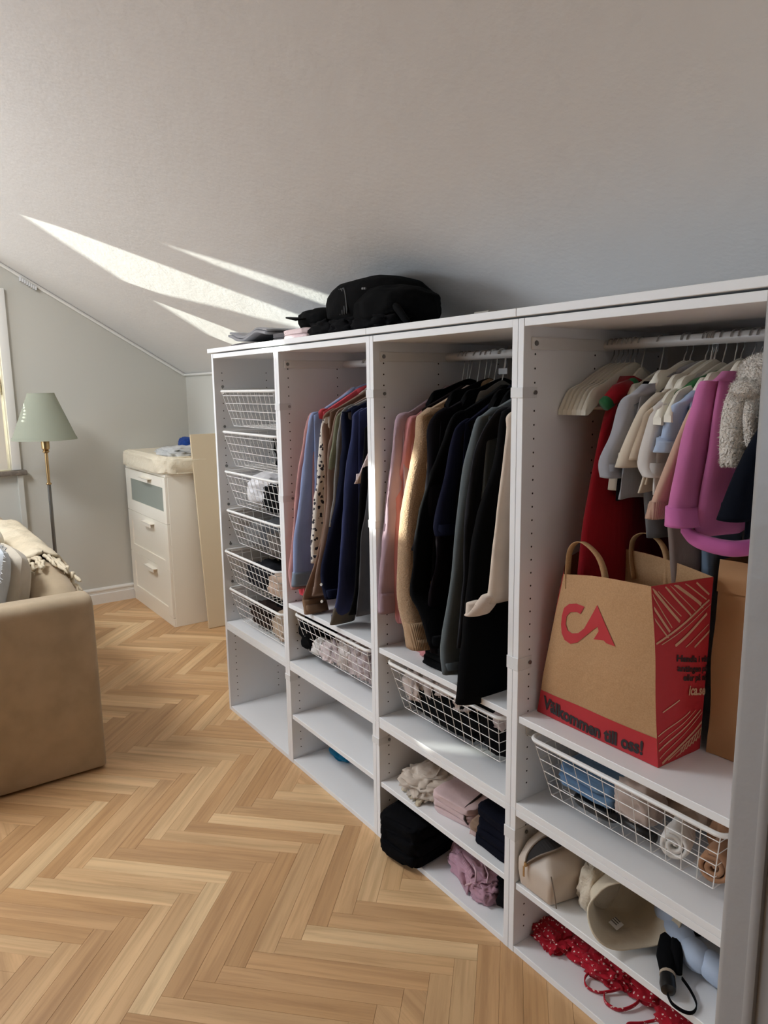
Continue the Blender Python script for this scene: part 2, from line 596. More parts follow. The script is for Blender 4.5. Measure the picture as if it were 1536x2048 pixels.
# sash: stiles, rails, mullions and panes
xs0, xs1 = XW - 0.075, XW - 0.035
edges = [WY1, -1.04, -1.72, -2.06, -2.58, WY0]
for i in range(5):
    ya, yb = edges[i], edges[i + 1]
    za, zb = win_top(ya), win_top(yb)
    f = 0.13 if i == 0 else 0.05
    Geo().prism([(ya, WZ0), (ya, za), (ya - f, win_top(ya - f)), (ya - f, WZ0)], xs0, xs1, 'x').build('stile', W, win)
    Geo().prism([(yb, WZ0), (yb, zb), (yb + 0.05, win_top(yb + 0.05)), (yb + 0.05, WZ0)], xs0, xs1, 'x').build('stile', W, win)
    Geo().prism([(ya - f, WZ0), (ya - f, WZ0 + 0.07), (yb + 0.05, WZ0 + 0.07), (yb + 0.05, WZ0)], xs0, xs1, 'x').build('bottom_rail', W, win)
    Geo().prism([(ya - f, win_top(ya - f)), (ya - f, win_top(ya - f) - 0.06), (yb + 0.05, win_top(yb + 0.05) - 0.06), (yb + 0.05, win_top(yb + 0.05))], xs0, xs1, 'x').build('top_rail', W, win)
    Geo().prism([(ya - f, WZ0 + 0.07), (ya - f, win_top(ya - f) - 0.06), (yb + 0.05, win_top(yb + 0.05) - 0.06), (yb + 0.05, WZ0 + 0.07)], xs0 + 0.018, xs0 + 0.022, 'x').build('pane', M['glass'], win)
# inner lining between casing and sash, and the hinge
Geo().box(XW - 0.035, XW, WY1 - 0.012, WY1, WZ0, win_top(WY1)).build('lining', W, win)
h = Geo()
h.rbox(XW - 0.033, XW - 0.018, WY1 - 0.034, WY1 - 0.018, 1.505, 1.535, 0.002, 2)
h.rbox(XW - 0.034, XW - 0.017, WY1 - 0.035, WY1 - 0.017, 1.455, 1.502, 0.002, 2)
h.rbox(XW - 0.033, XW - 0.018, WY1 - 0.034, WY1 - 0.018, 1.435, 1.452, 0.002, 2)
h.build('hinge', plain('brass_hinge', (206, 190, 160), 0.3, 0.6), win)
g = Geo()
g.rbox(XW - 0.03, XW + 0.055, WY0 - 0.05, WY1 + 0.075, WZ0 - 0.032, WZ0 - 0.002, 0.005, 2)
sill = g.build('window_sill', M['sill'], win, smooth=True)

# sun mask added out of view, gaps shaped to cast the streaks and patches
g = Geo()
bx = -2.10
outer = [(-0.53, WZ0 + 0.01), (WY0, WZ0 + 0.01), (WY0, win_top(WY0) + 0.02), (YR, win_top(YR) + 0.06), (-0.53, win_top(-0.53) + 0.06)]
gaps = [
    [(-1.49, 2.581), (-1.523, 2.553), (-1.527, 2.503), (-1.53, 2.468), (-1.529, 2.411), (-1.536, 2.355), (-1.542, 2.339), (-1.386, 2.271), (-1.35, 2.28), (-1.262, 2.28), (-1.229, 2.288), (-1.064, 2.285), (-1.04, 2.31), (-1.268, 2.449)],
    [(-1.803, 2.569), (-1.851, 2.543), (-1.908, 2.477), (-1.916, 2.457), (-1.796, 2.411), (-1.781, 2.429), (-1.772, 2.507)],
    [(-0.895, 2.223), (-0.903, 2.154), (-0.903, 2.12), (-0.622, 2.003), (-0.625, 2.055)],
    [(-2.049, 2.272), (-2.264, 2.348), (-2.312, 2.300), (-2.148, 2.261)],
    [(-2.707, 2.083), (-2.746, 2.061), (-2.796, 2.148), (-2.847, 2.175), (-2.918, 2.085), (-2.935, 1.968), (-2.726, 1.881), (-2.69, 1.944)],
    [(-2.892, 1.351), (-2.932, 1.349), (-2.958, 1.380), (-2.935, 1.380)],
]
for (yy, zz) in ((-.701, 1.462), (-.715, 1.457), (-.729, 1.448), (-.744, 1.434), (-.756, 1.417), (-.766, 1.40), (-.775, 1.38)):  # pinholes cut to put the dots of sun on the lampshade
    gaps.append([(yy - .0048, zz - .0062), (yy + .0048, zz - .0040), (yy + .0048, zz + .0062), (yy - .0048, zz + .0040)])
polys = [outer] + gaps
pts = [Vector((p[0], p[1], 0)) for q in polys for p in q]
tri = tessellate_polygon([[Vector((p[0], p[1], 0)) for p in q] for q in polys])
g.add([(bx, p.x, p.y) for p in pts], [tuple(t) for t in tri])
mask = g.build('sun_mask', M['mask'], None, label='added cloth sun mask in the gable window, its gaps cut to shape the sun patches', cat='mask')


# ------------------------------------------------------------------ soft shapes
def sgn_pow(c, e):
    return math.copysign(abs(c) ** e, c)


def lump(center, size, seed=0, amp=0.12, freq=1.6, e=0.7, sub=4, flat=True, M4=None, ridge=True, tilt=0.0):
    """a crumpled piece of cloth: rounded block with creases; size = half extents"""
    bm = bmesh.new()
    bmesh.ops.create_icosphere(bm, subdivisions=sub, radius=1.0)
    off = Vector((seed * 3.17, seed * 1.73, seed * 2.41))
    for v in bm.verts:
        d = v.co.normalized()
        p = Vector((sgn_pow(d.x, e), sgn_pow(d.y, e), sgn_pow(d.z, e)))
        q = d * freq + off
        n1 = noise.noise(q)
        n2 = noise.noise(q * 2.3 + off)
        n3 = noise.noise(q * 4.9 - off)
        if ridge:
            h = (1 - 2.2 * abs(n1)) * 0.6 + (1 - 2.2 * abs(n2)) * 0.35 + n3 * 0.22
        else:
            h = n1 * 0.7 + n2 * 0.4
        p *= 1 + amp * (h - 0.45)
        w = Vector((noise.noise(q * 1.4 + Vector((9, 0, 0))), noise.noise(q * 1.4 + Vector((0, 9, 0))), noise.noise(q * 1.4 + Vector((0, 0, 9)))))
        p += w * amp * 0.5
        if flat and p.z < -0.75:
            p.z = -0.75 - (p.z + 0.75) * 0.05
        v.co = Vector((p.x * size[0], p.y * size[1], p.z * size[2]))
    if flat:
        zmin = min(v.co.z for v in bm.verts)
        for v in bm.verts:
            v.co.z -= zmin
    R = Matrix.Translation(Vector(center)) @ (M4 if M4 else Matrix.Rotation(tilt, 4, 'Z'))
    for v in bm.verts:
        v.co = R @ v.co
    return Geo().bm(bm)


def cloth_lump(name, label, cat, m, center, size, group=None, **kw):
    return lump(center, size, **kw).build(name, m, None, smooth='all', label=label, cat=cat, group=group)


def folds(name, label, cat, m, x0, x1, y0, y1, z0, heights, seed=1, rot=0.0, e=0.32, amp=0.06, mats=None, group=None):
    """a folded garment: soft flat layers lying on one another"""
    t = thing(name, label, cat, ((x0 + x1) / 2, (y0 + y1) / 2, z0), group)
    z = z0
    rnd = random.Random(seed)
    for i, h in enumerate(heights):
        dx, dy = rnd.uniform(-0.006, 0.006), rnd.uniform(-0.006, 0.006)
        gg = lump(((x0 + x1) / 2 + dx, (y0 + y1) / 2 + dy, z), ((x1 - x0) / 2, (y1 - y0) / 2, h * 0.62), seed=seed + i * 1.3, amp=amp,
                  freq=1.8, e=e, sub=4, tilt=rot + rnd.uniform(-0.04, 0.04))
        gg.build('fold', (mats[i % len(mats)] if mats else m), t, smooth='all')
        z += h
    return t


def catmull(pts, n):
    """smooth resampling of tuples of numbers"""
    out = []
    m = len(pts) - 1
    for i in range(n + 1):
        u = i / n * m
        k = min(int(u), m - 1)
        t = u - k
        p0, p1, p2, p3 = pts[max(k - 1, 0)], pts[k], pts[k + 1], pts[min(k + 2, m)]
        out.append(tuple(0.5 * ((2 * b) + (c - a) * t + (2 * a - 5 * b + 4 * c - d) * t * t + (3 * b - a - 3 * c + d) * t ** 3)
                         for a, b, c, d in zip(p0, p1, p2, p3)))
    return out


# ------------------------------------------------------------------ sofa, its cushions and throw
sofa = thing('sofa', 'beige upholstered sofa with its back to the wardrobe', 'sofa', (-0.6, -1.1, 0))
SF = M['sofa']


def arm_piece(xa, xb):
    # upright slab, softly rounded along the top, firmer down the edges
    gg = Geo()
    sec = [(xa, 0.012), (xb - 0.006, 0.012), (xb, 0.02), (xb, 0.655)]
    for k in range(1, 7):
        a = PI / 2 * k / 6
        sec.append((xb - 0.040 + 0.040 * math.cos(a), 0.658 + 0.040 * math.sin(a)))
    for k in range(0, 7):
        a = PI / 2 * k / 6
        sec.append((xa + 0.030 - 0.030 * math.sin(a), 0.668 + 0.030 * math.cos(a)))
    n = len(sec)
    vs, fs = [], []
    ys = [(-1.52, 0.012), (-1.512, 0.0), (-1.2, 0.0), (-0.9, 0.0), (-0.625, 0.0), (-0.610, 0.004), (-0.603, 0.012), (-0.600, 0.022)]
    cx, cz = (xa + xb) / 2, 0.35
    for y, ins in ys:
        for (x, z) in sec:
            sx = max(0.0, 1 - ins / 0.07)
            vs.append((cx + (x - cx) * sx, y, z - ins * (1 if z > 0.6 else 0) * 0.8))
    for i in range(len(ys) - 1):
        for k in range(n):
            l = (k + 1) % n
            fs.append((i * n + k, i * n + l, (i + 1) * n + l, (i + 1) * n + k))
    fs += [tuple(range(n)), tuple(reversed(range((len(ys) - 1) * n, len(ys) * n)))]
    return gg.add(vs, fs)


arm_piece(0.085, 0.215).build('armrest', SF, sofa, smooth=True)
Geo().rbox(-2.02, -1.90, -1.52, -0.602, 0.012, 0.70, 0.035, 4).build('armrest', SF, sofa, smooth='all')
b = Geo()
nx = 24
sec = [(-0.602, 0.02), (-0.602, 0.60), (-0.606, 0.665), (-0.625, 0.705), (-0.665, 0.728), (-0.715, 0.722), (-0.77, 0.69), (-0.80, 0.63), (-0.82, 0.45), (-0.82, 0.02)]
vs, fs = [], []
for i in range(nx + 1):
    x = 0.078 - 1.98 * i / nx
    puff = 0.008 * math.sin(PI * i / nx * 3) ** 2
    for (y, z) in sec:
        dip = 0.045 * max(0.0, (x + 0.10) / 0.178) ** 2
        vs.append((x, y, z + (puff - dip if z > 0.6 else 0)))
n = len(sec)
for i in range(nx):
    for k in range(n):
        l = (k + 1) % n
        fs.append((i * n + k, i * n + l, (i + 1) * n + l, (i + 1) * n + k))
fs += [tuple(range(n)), tuple(reversed(range(nx * n, nx * n + n)))]
b.add(vs, fs).build('backrest', SF, sofa, smooth=True)
Geo().rbox(-1.90, 0.076, -1.50, -0.80, 0.012, 0.24, 0.02, 3).build('seat_base', SF, sofa, smooth='all')
for xa in (-1.895, -0.905):
    Geo().rbox(xa, xa + 0.975, -1.52, -0.815, 0.235, 0.42, 0.04, 4).build('seat_cushion', SF, sofa, smooth='all')


def pillow(name, label, m, center, sx, sz, th, lean, yaw, seed, fringe=None):
    """upright square cushion leaning against the sofa back"""
    N = 22
    vs, fs = [], []
    for side in (-1, 1):
        for i in range(N + 1):
            for j in range(N + 1):
                u, v = 2 * i / N - 1, 2 * j / N - 1
                k = (1 - u ** 4) * (1 - v ** 4)
                t = th * (max(k, 0) ** 0.45) * (1 + 0.12 * noise.noise(Vector((u * 2 + seed, v * 2, side))))
                pin = 1 - 0.07 * (abs(u * v)) ** 2
                q = Vector((u * sx * pin, side * t, v * sz * pin))
                vs.append(q)
    off = (N + 1) ** 2
    for s in (0, 1):
        for i in range(N):
            for j in range(N):
                a = s * off + i * (N + 1) + j
                fs.append((a, a + 1, a + N + 2, a + N + 1))
    R = Matrix.Translation(Vector(center)) @ Matrix.Rotation(yaw, 4, 'Z') @ Matrix.Rotation(lean, 4, 'X')
    gg = Geo().add([R @ q for q in vs], fs)
    o = gg.build(name, m, None, smooth='all', label=label, cat='cushion')
    if fringe:
        f = Geo()
        rnd = random.Random(seed)
        for i in range(46):
            u = -1 + 2 * i / 45
            for s in (1,):
                p = R @ Vector((u * sx * 0.95, 0, s * sz * 0.97))
                f.tube([p, p + Vector((rnd.uniform(-.006, .006), rnd.uniform(-.012, .012), 0.012)), p + Vector((rnd.uniform(-.012, .012), rnd.uniform(-.02, .02), 0.006))], 0.0016, 4)
        # frayed end facing the armrest
        for i in range(40):
            v = -1 + 2 * i / 39
            p = R @ Vector((sx * 0.97, 0, v * sz * 0.95))
            f.tube([p, p + Vector((0.012, rnd.uniform(-.008, .008), rnd.uniform(-.006, .006)))], 0.0018, 4)
        f.build('frayed_edge', fringe, o)
    return o


cush_beige = fab('beige_linen', (206, 196, 180), fold=0.6)
cush_blue = fab('pale_blue_linen', (206, 211, 216), fold=0.6)
cush_cream = fab('cream_textured_cloth', (222, 212, 192), fold=0.8)
pillow('cushion', 'beige linen cushion leaning next to the near armrest', cush_beige, (-0.17, -0.850, 0.645), 0.205, 0.205, 0.062, -0.20, 0.06, 3)
pillow('cushion', 'pale grey-blue cushion with a frayed edge in front of the beige cushion', cush_blue, (-0.125, -0.925, 0.672), 0.190, 0.215, 0.055, -0.24, 0.08, 5, fab('frayed_yarn', (208, 208, 206)))
pillow('cushion', 'cream cushion tucked under the knitted throw', cush_cream, (-0.64, -0.86, 0.66), 0.21, 0.205, 0.062, -0.20, -0.05, 8)

# knitted throw over the sofa back, tassels hanging at its near end
thr = fab('cream_knit_throw', (226, 212, 186), fold=0.9, weave=0.6, wscale=260.0)
t = thing('throw_blanket', 'cream fringed throw draped over the back of the sofa', 'throw', (-0.7, -0.70, 0.73))
g = Geo()
nu, nv = 30, 22
prof = [(-0.592, 0.50), (-0.592, 0.62), (-0.594, 0.685), (-0.618, 0.727), (-0.665, 0.748), (-0.715, 0.742), (-0.775, 0.71), (-0.815, 0.64), (-0.84, 0.52)]
pr = catmull(prof, nv)
vs, fs = [], []
for i in range(nu + 1):
    for j in range(nv + 1):
        u = i / nu
        x = -0.34 - 1.05 * u
        w = noise.noise(Vector((x * 9, j * 0.35, 2.0)))
        r = 0.012 + 0.013 * (1 - 2 * abs(w))
        y, z = pr[j]
        cy, cz = -0.70, 0.55
        d = Vector((0, y - cy, z - cz)).normalized()
        edge = 0.05 * noise.noise(Vector((j * 0.6, 7.7, 1))) if i == 0 else 0
        vs.append((x + edge, y + d.y * r, z + d.z * r))
for i in range(nu):
    for j in range(nv):
        a = i * (nv + 1) + j
        fs.append((a, a + 1, a + nv + 2, a + nv + 1))
th_o = g.add(vs, fs).build('blanket', thr, t, smooth='all')
sm = th_o.modifiers.new('thickness', 'SOLIDIFY'); sm.thickness = 0.012; sm.offset = 0
rnd = random.Random(4)
for i in range(17):
    j = int(2 + i * 1.1) % nv
    y, z = pr[j]
    x = -0.34
    pts = [(x, y, z + 0.012)]
    L = rnd.uniform(0.20, 0.34)
    for k in range(1, 8):
        s = k / 7
        xx = x + L * s
        sway = rnd.uniform(-0.012, 0.012)
        jj = min(nv, max(0, j + sway * 60))
        yy, zz = pr[int(jj)]
        pts.append((xx, yy + sway - 0.006 * s, zz + 0.011 + 0.004 * math.sin(k * 2.1 + i)))
    rr = [0.0075 + 0.0018 * math.sin(k * 2.6 + i) for k in range(8)]
    rr[-1] = 0.004
    Geo().tube(pts, rr, 6).build('tassel', thr, t, smooth='all')

# ------------------------------------------------------------------ floor lamp
lx, ly = -1.80, -0.355
lamp = thing('floor_lamp', 'floor lamp with sage green cone shade and brass pole', 'floor lamp', (lx, ly, 0))
Geo().lathe(lx, ly, [(0.135, 0.0), (0.138, 0.006), (0.13, 0.016), (0.05, 0.022), (0.016, 0.032), (0.014, 0.05)], 32).build('base', M['steel'], lamp, smooth=True)
Geo().lathe(lx, ly, [(0.0105, 0.03), (0.0105, 0.895)], 14).build('lower_pole', M['steel'], lamp, smooth=True)
Geo().lathe(lx, ly, [(0.014, 0.893), (0.016, 0.898), (0.014, 0.904)], 14).build('collar', M['brass'], lamp, smooth=True)
Geo().lathe(lx, ly, [(0.009, 0.90), (0.010, 0.97), (0.0095, 1.09)], 14).build('upper_pole', M['brass'], lamp, smooth=True)
Geo().lathe(lx, ly, [(0.010, 1.085), (0.019, 1.092), (0.019, 1.098), (0.014, 1.103), (0.023, 1.112), (0.024, 1.165), (0.02, 1.18)], 18).build('lamp_socket', M['brass'], lamp, smooth=True)
sh = Geo()
prof = [(0.180, 1.168), (0.182, 1.170), (0.178, 1.182), (0.077, 1.438), (0.0745, 1.445), (0.0725, 1.440), (0.174, 1.184), (0.178, 1.170)]
sh.lathe(lx, ly, prof, 48, cap=False)
so = sh.build('lamp_shade', M['shade'], lamp, smooth=True)
Geo().lathe(lx, ly, [(0.0785, 1.424), (0.0805, 1.424), (0.0755, 1.446), (0.0735, 1.446)], 40, cap=False).build('top_binding', M['shade'], so, smooth=True)
Geo().lathe(lx, ly, [(0.1790, 1.182), (0.1805, 1.182), (0.1845, 1.167), (0.182, 1.167)], 40, cap=False).build('bottom_binding', M['shade'], so, smooth=True)
g = Geo()
for k in range(3):
    a = k * 2 * PI / 3
    g.tube([(lx, ly, 1.36), (lx + 0.09 * math.cos(a), ly + 0.09 * math.sin(a), 1.395)], 0.0018, 5)
g.tube([(lx, ly, 1.16), (lx, ly, 1.36)], 0.003, 6)
g.build('shade_carrier', M['brass'], lamp)

# ------------------------------------------------------------------ chest of drawers
DX0, DX1, DY0, DY1 = -2.108, -1.297, 0.192, 0.628
dr = thing('chest_of_drawers', 'cream chest of three drawers, frosted glass in the top one', 'dresser', (-1.70, 0.41, 0))
D = M['dresser']
Geo().rbox(DX0, DX0 + 0.018, DY0 + 0.018, DY1, 0.0, 0.935, 0.0015, 1).build('side_panel', D, dr)
Geo().rbox(DX1 - 0.018, DX1, DY0 + 0.018, DY1, 0.0, 0.935, 0.0015, 1).build('side_panel', D, dr)
Geo().box(DX0 + 0.018, DX1 - 0.018, DY1 - 0.006, DY1, 0.05, 0.935).build('back_panel', D, dr)
Geo().rbox(DX0, DX1, DY0 + 0.004, DY1, 0.935, 0.952, 0.002, 1).build('top_panel', D, dr)
Geo().rbox(DX0 + 0.003, DX1 - 0.001, DY0 + 0.006, DY0 + 0.022, 0.0, 0.056, 0.002, 1).build('plinth', D, dr)


def drawer_front(z0, z1, glassy):
    gg = Geo()
    xa, xb = DX0 + 0.002, DX1 - 0.002
    fr = 0.075
    ya, yb = DY0, DY0 + 0.018
    if glassy:
        xl, xr, zb_, zt = -2.008, -1.345, 0.722, 0.870
    else:
        xl, xr, zb_, zt = xa + fr, xb - fr, z0 + 0.055, z1 - 0.062
    gg.rbox(xa, xl, ya, yb, z0, z1, 0.0015, 1)
    gg.rbox(xr, xb, ya, yb, z0, z1, 0.0015, 1)
    gg.box(xl, xr, ya, yb, zt, z1)
    gg.box(xl, xr, ya, yb, z0, zb_)
    d = gg.build('drawer_front', D, dr)
    if glassy:
        Geo().box(xl, xr, ya + 0.006, ya + 0.010, zb_, zt).build('frosted_pane', M['frost'], d)
    else:
        Geo().box(xl, xr, ya + 0.007, yb, zb_, zt).build('recessed_panel', D, d)
    zh = z1 - 0.040
    hx0, hx1 = -1.735, -1.545
    hh = Geo()
    hh.rbox(hx0, hx1, ya - 0.030, ya + 0.002, zh + 0.008, zh + 0.013, 0.001, 1)
    hh.rbox(hx0, hx1, ya - 0.030, ya - 0.025, zh - 0.010, zh + 0.012, 0.001, 1)
    hh.build('handle', D, d)


drawer_front(0.649, 0.933, True)
drawer_front(0.358, 0.646, False)
drawer_front(0.060, 0.355, False)

# changing pad in a muslin cover, with cloths thrown on it
pad = lump((-1.70, 0.405, 0.953), (0.450, 0.245, 0.064), seed=2, amp=0.045, freq=3.6, e=0.30, sub=5, ridge=False)
for i, p in enumerate(pad.v):
    x, y, z = p
    if z > 0.985:
        k = max(0.0, 1 - ((x + 1.70) / 0.40) ** 4) * max(0.0, 1 - ((y - 0.405) / 0.19) ** 4)
        pad.v[i] = (x, y, z - 0.028 * k)
pad.build('changing_pad', M['quilt'], None, smooth='all', label='cream quilted changing pad on the chest of drawers', cat='changing pad')
cloth_lump('muslin_cloth', 'crumpled grey-white cloth on the changing pad', 'cloth', fab('grey_white_cloth', (205, 205, 203)), (-1.52, 0.37, 1.026), (0.15, 0.13, 0.042), seed=7, amp=0.40, freq=2.4, e=0.8)
cloth_lump('muslin_cloth', 'small cream cloth behind the crumpled grey-white one', 'cloth', fab('cream_cloth', (216, 208, 196)), (-1.72, 0.52, 1.026), (0.10, 0.05, 0.034), seed=9, amp=0.35, freq=2.2, e=0.8)
cloth_lump('baby_garment', 'bright blue garment at the back of the changing pad', 'clothes', fab('royal_blue', (34, 72, 150)), (-1.915, 0.565, 1.026), (0.070, 0.050, 0.060), seed=11, amp=0.2, freq=1.8, e=0.8)

# board leaning between the chest and the wardrobe
lean = math.atan2(0.135, 1.19)
R = Matrix.Translation((-1.140, 0.36, 0.0)) @ Matrix.Rotation(-lean, 4, 'Y')
Geo().rbox(-0.016, 0.0, 0.0, 0.285, 0.002, 1.195, 0.002, 2, R).build('leaning_board', M['beige_board'], None, label='plain beige board leaning against the side of the chest of drawers', cat='board')

# ------------------------------------------------------------------ wardrobe frames
T18 = 0.018
DEP = 0.55
ZM = 0.405
ZT = 1.600
LAM = M['laminate']


def panel(name, parent, x0, x1, y0, y1, z0, z1, m=None, r=0.0008):
    return Geo().rbox(x0, x1, y0, y1, z0, z1, r, 1).build(name, m or LAM, parent)


def wardrobe_frame(x0, z0, z1, label, shelves=(), rod=None, clips=()):
    w = thing('wardrobe_frame', label, 'wardrobe', (x0 + 0.3, DEP / 2, z0))
    e = 0.0004
    x1 = x0 + 0.6
    a, b = x0 + e, x1 - e
    panel('side_panel', w, a, a + T18, 0, DEP, z0 + e, z1 - e)
    panel('side_panel', w, b - T18, b, 0, DEP, z0 + e, z1 - e)
    panel('top_panel', w, a + T18, b - T18, 0.001, DEP, z1 - T18 - e, z1 - e)
    panel('bottom_panel', w, a + T18, b - T18, 0.001, DEP, z0 + e, z0 + T18)
    panel('back_panel', w, a + T18, b - T18, DEP - 0.008, DEP - 0.003, z0 + T18, z1 - T18, M['backboard'])
    for zs in shelves:
        panel('shelf', w, a + T18 + 0.0005, b - T18 - 0.0005, 0.004, DEP - 0.01, zs - T18, zs, None, 0.0012)
    holes = Geo()
    z = z0 + 0.06
    while z < z1 - 0.05:
        for y in (0.037, 0.245, 0.50):
            for xx, sgn in ((a + T18 + 0.0003, 1), (b - T18 - 0.0003, -1)):
                c = [(xx, y + 0.0026 * math.cos(k * PI / 3), z + 0.0026 * math.sin(k * PI / 3)) for k in range(6)]
                holes.add(c, [tuple(range(6)) if sgn > 0 else tuple(reversed(range(6)))])
        z += 0.032
    holes.build('peg_holes', M['hole'], w, kind='stuff', fix=False)
    if rod:
        Geo().tube([(a + T18, 0.28, rod), (b - T18, 0.28, rod)], 0.0125, 16).build('clothes_rail', M['rod'], w, smooth=True)
        for xx, s in ((a + T18, 1), (b - T18, -1)):
            br = Geo()
            br.rbox(min(xx, xx + s * 0.006), max(xx, xx + s * 0.006), 0.022, 0.50, rod - 0.014, rod + 0.014, 0.002, 1)
            bo = br.build('rail_bracket', M['laminate_in'], w)
            Geo().tube([(xx + s * 0.005, 0.034, rod), (xx + s * 0.0075, 0.034, rod)], 0.006, 10).build('screw', M['screw'], bo)
    for (zc, h) in clips:
        c = Geo()
        c.rbox(b - T18 - 0.001, b + T18 + 0.002, -0.0022, 0.0, zc - h, zc + h, 0.0008, 1)
        c.rbox(b + T18 + 0.001, b + T18 + 0.0022, -0.0022, 0.045, zc - h, zc + h, 0.0005, 1)
        co = c.build('joining_clip', M['plastic'], w)
        Geo().tube([(b + T18 + 0.0035, 0.037, zc), (b + T18 + 0.006, 0.037, zc)], 0.005, 10).build('screw', M['screw'], co)
    return w


BX = [0.0, 0.6, 1.2, 1.8]
wardrobe_frame(0.0, ZM, ZT, 'tall white wardrobe frame with the six wire baskets, furthest from the camera', clips=((1.387, .012), (1.05, .012)))
wardrobe_frame(0.6, ZM, ZT, 'tall white wardrobe frame with the blue and brown shirts on its rail', (0.653,), 1.538, ((1.433, .012), (1.041, .012)))
wardrobe_frame(1.2, ZM, ZT, 'tall white wardrobe frame with the dark coats and tan cardigan on its rail', (0.653,), 1.540, ((1.435, .012), (0.785, .016)))
wardrobe_frame(1.8, ZM, ZT, 'tall white wardrobe frame with the children’s clothes and the paper bags', (0.653,), 1.545)
wardrobe_frame(0.0, 0.0, ZM, 'low white frame without shelf below the six wire baskets', (), None, ((0.352, .012),))
wardrobe_frame(0.6, 0.0, ZM, 'low white frame with one bare shelf and a blue cloth at the bottom', (0.204,), None, ((0.337, .012),))
wardrobe_frame(1.2, 0.0, ZM, 'low white frame with beige and black folded clothes', (0.201,), None, ((0.331, .016),))
wardrobe_frame(1.8, 0.0, ZM, 'low white frame with the toiletry bag, cream hat and umbrella', (0.199,))
# boards laid over the tops
for xa, xb, lab in ((-0.026, 1.1905, 'long white top board over the baskets and shirts, its end sticking out past the frame'),
                    (1.1915, 1.798, 'short white top board over the dark coats'),
                    (1.799, 2.43, 'short white top board over the children’s clothes')):
    panel('top_board', None, xa, xb, -0.006, 0.575, 1.604, 1.622, LAM, 0.001)
    tag(bpy.context.scene.collection.objects[-1], lab, 'shelf board')


# ------------------------------------------------------------------ wire baskets
def wire_basket(x0, zr, label, pull=0.0, rows=4, yb=0.50, depth=0.145, ncol=13):
    """x0 = left edge of the frame, zr = height of the rim"""
    xa, xb = x0 + 0.050, x0 + 0.550
    ya, yd = 0.012 - pull, yb - pull
    t = thing('wire_basket', label, 'basket', ((xa + xb) / 2, (ya + yd) / 2, zr - depth))
    r = 0.022
    loop = []
    for cx, cy, a0 in ((xb - r, ya + r, -90), (xb - r, yd - r, 0), (xa + r, yd - r, 90), (xa + r, ya + r, 180)):
        for k in range(5):
            a = math.radians(a0 + 22.5 * k)
            loop.append((cx + r * math.cos(a), cy + r * math.sin(a), zr))
    Geo().tube(loop, 0.0055, 8, closed=True).build('rim', M['wire'], t, smooth=True)
    ix, iyf, iyb = 0.028, 0.036, 0.02     # how much the bottom is drawn in
    zb = zr - depth

    def P(u, w):
        """front wall: u along, w 0 top .. 1 bottom"""
        return (xa + 0.012 + ix * w + (xb - xa - 0.024 - 2 * ix * w) * u, ya + 0.002 + iyf * w, zr - 0.004 - (depth - 0.004) * w)

    def Q(u, w):
        return (xa + 0.012 + ix * w + (xb - xa - 0.024 - 2 * ix * w) * u, yd - 0.002 - iyb * w, zr - 0.004 - (depth - 0.004) * w)

    wr = 0.0012
    f = Geo()
    for i in range(ncol):
        u = i / (ncol - 1)
        f.tube([P(u, 0), P(u, 0.985), (P(u, 1)[0], P(u, 1)[1] + 0.004, zb - 0.001), (Q(u, 1)[0], Q(u, 1)[1], zb), Q(u, 0)], wr, 4)
    f.build('long_wires', M['wire'], t, kind='stuff')
    f = Geo()
    for k in range(rows + 1):
        w = 0.10 + 0.90 * k / rows
        p0, p1, q1, q0 = P(0, w), P(1, w), Q(1, w), Q(0, w)
        f.tube([p0, p1, q1, q0], wr, 4, closed=True)
    for k in range(1, 10):
        y = ya + iyf + (yd - iyb - ya - iyf) * k / 10
        ws = 0.0
        f.tube([(xa + 0.004, y, zr - 0.004), (xa + 0.012 + ix, y, zb), (xb - 0.012 - ix, y, zb), (xb - 0.004, y, zr - 0.004)], wr, 4)
    f.build('cross_wires', M['wire'], t, kind='stuff')
    # side runners on the frame that the rim slides on
    for xx, s in ((x0 + T18 + 0.001, 1), (x0 + 0.6 - T18 - 0.001, -1)):
        rr = Geo()
        rr.rbox(min(xx, xx + s * 0.026), max(xx, xx + s * 0.026), 0.03, 0.50, zr - 0.010, zr - 0.007, 0.001, 1)
        rr.rbox(min(xx, xx + s * 0.003), max(xx, xx + s * 0.003), 0.03, 0.50, zr - 0.010, zr + 0.012, 0.001, 1)
        ro = rr.build('runner', M['laminate_in'], t)
        Geo().tube([(xx, 0.037, zr + 0.020), (xx + s * 0.004, 0.037, zr + 0.020)], 0.006, 10).build('screw', M['screw'], ro)
    return t


RIMS = [(1.444, 0.0), (1.274, 0.0), (1.104, 0.0), (0.935, 0.0), (0.757, 0.018), (0.585, 0.006)]
BL = ['empty white wire basket, topmost of the column of six',
      'white wire basket second from the top of the column, black cloth in its right end',
      'white wire basket with white and black clothes, third of the column',
      'white wire basket with grey clothes, fourth of the column',
      'white wire basket pulled out a little, fifth of the column',
      'white wire basket with black and beige clothes, lowest of the column of six']
for (zr, pull), lab in zip(RIMS, BL):
    wire_basket(0.0, zr, lab, pull)
wire_basket(0.6, 0.616, 'white wire basket of pale lilac underwear below the blue and brown shirts')
wire_basket(1.2, 0.614, 'white wire basket with black cloth and a shiny pale scarf below the dark coats')
wire_basket(1.8, 0.606, 'white wire basket with denim and rolled socks below the paper bags')

# ------------------------------------------------------------------ what lies in the baskets
C = {}


def cm(key, rgb, **kw):
    if key not in C:
        C[key] = fab('cloth_' + key, rgb, **kw)
    return C[key]


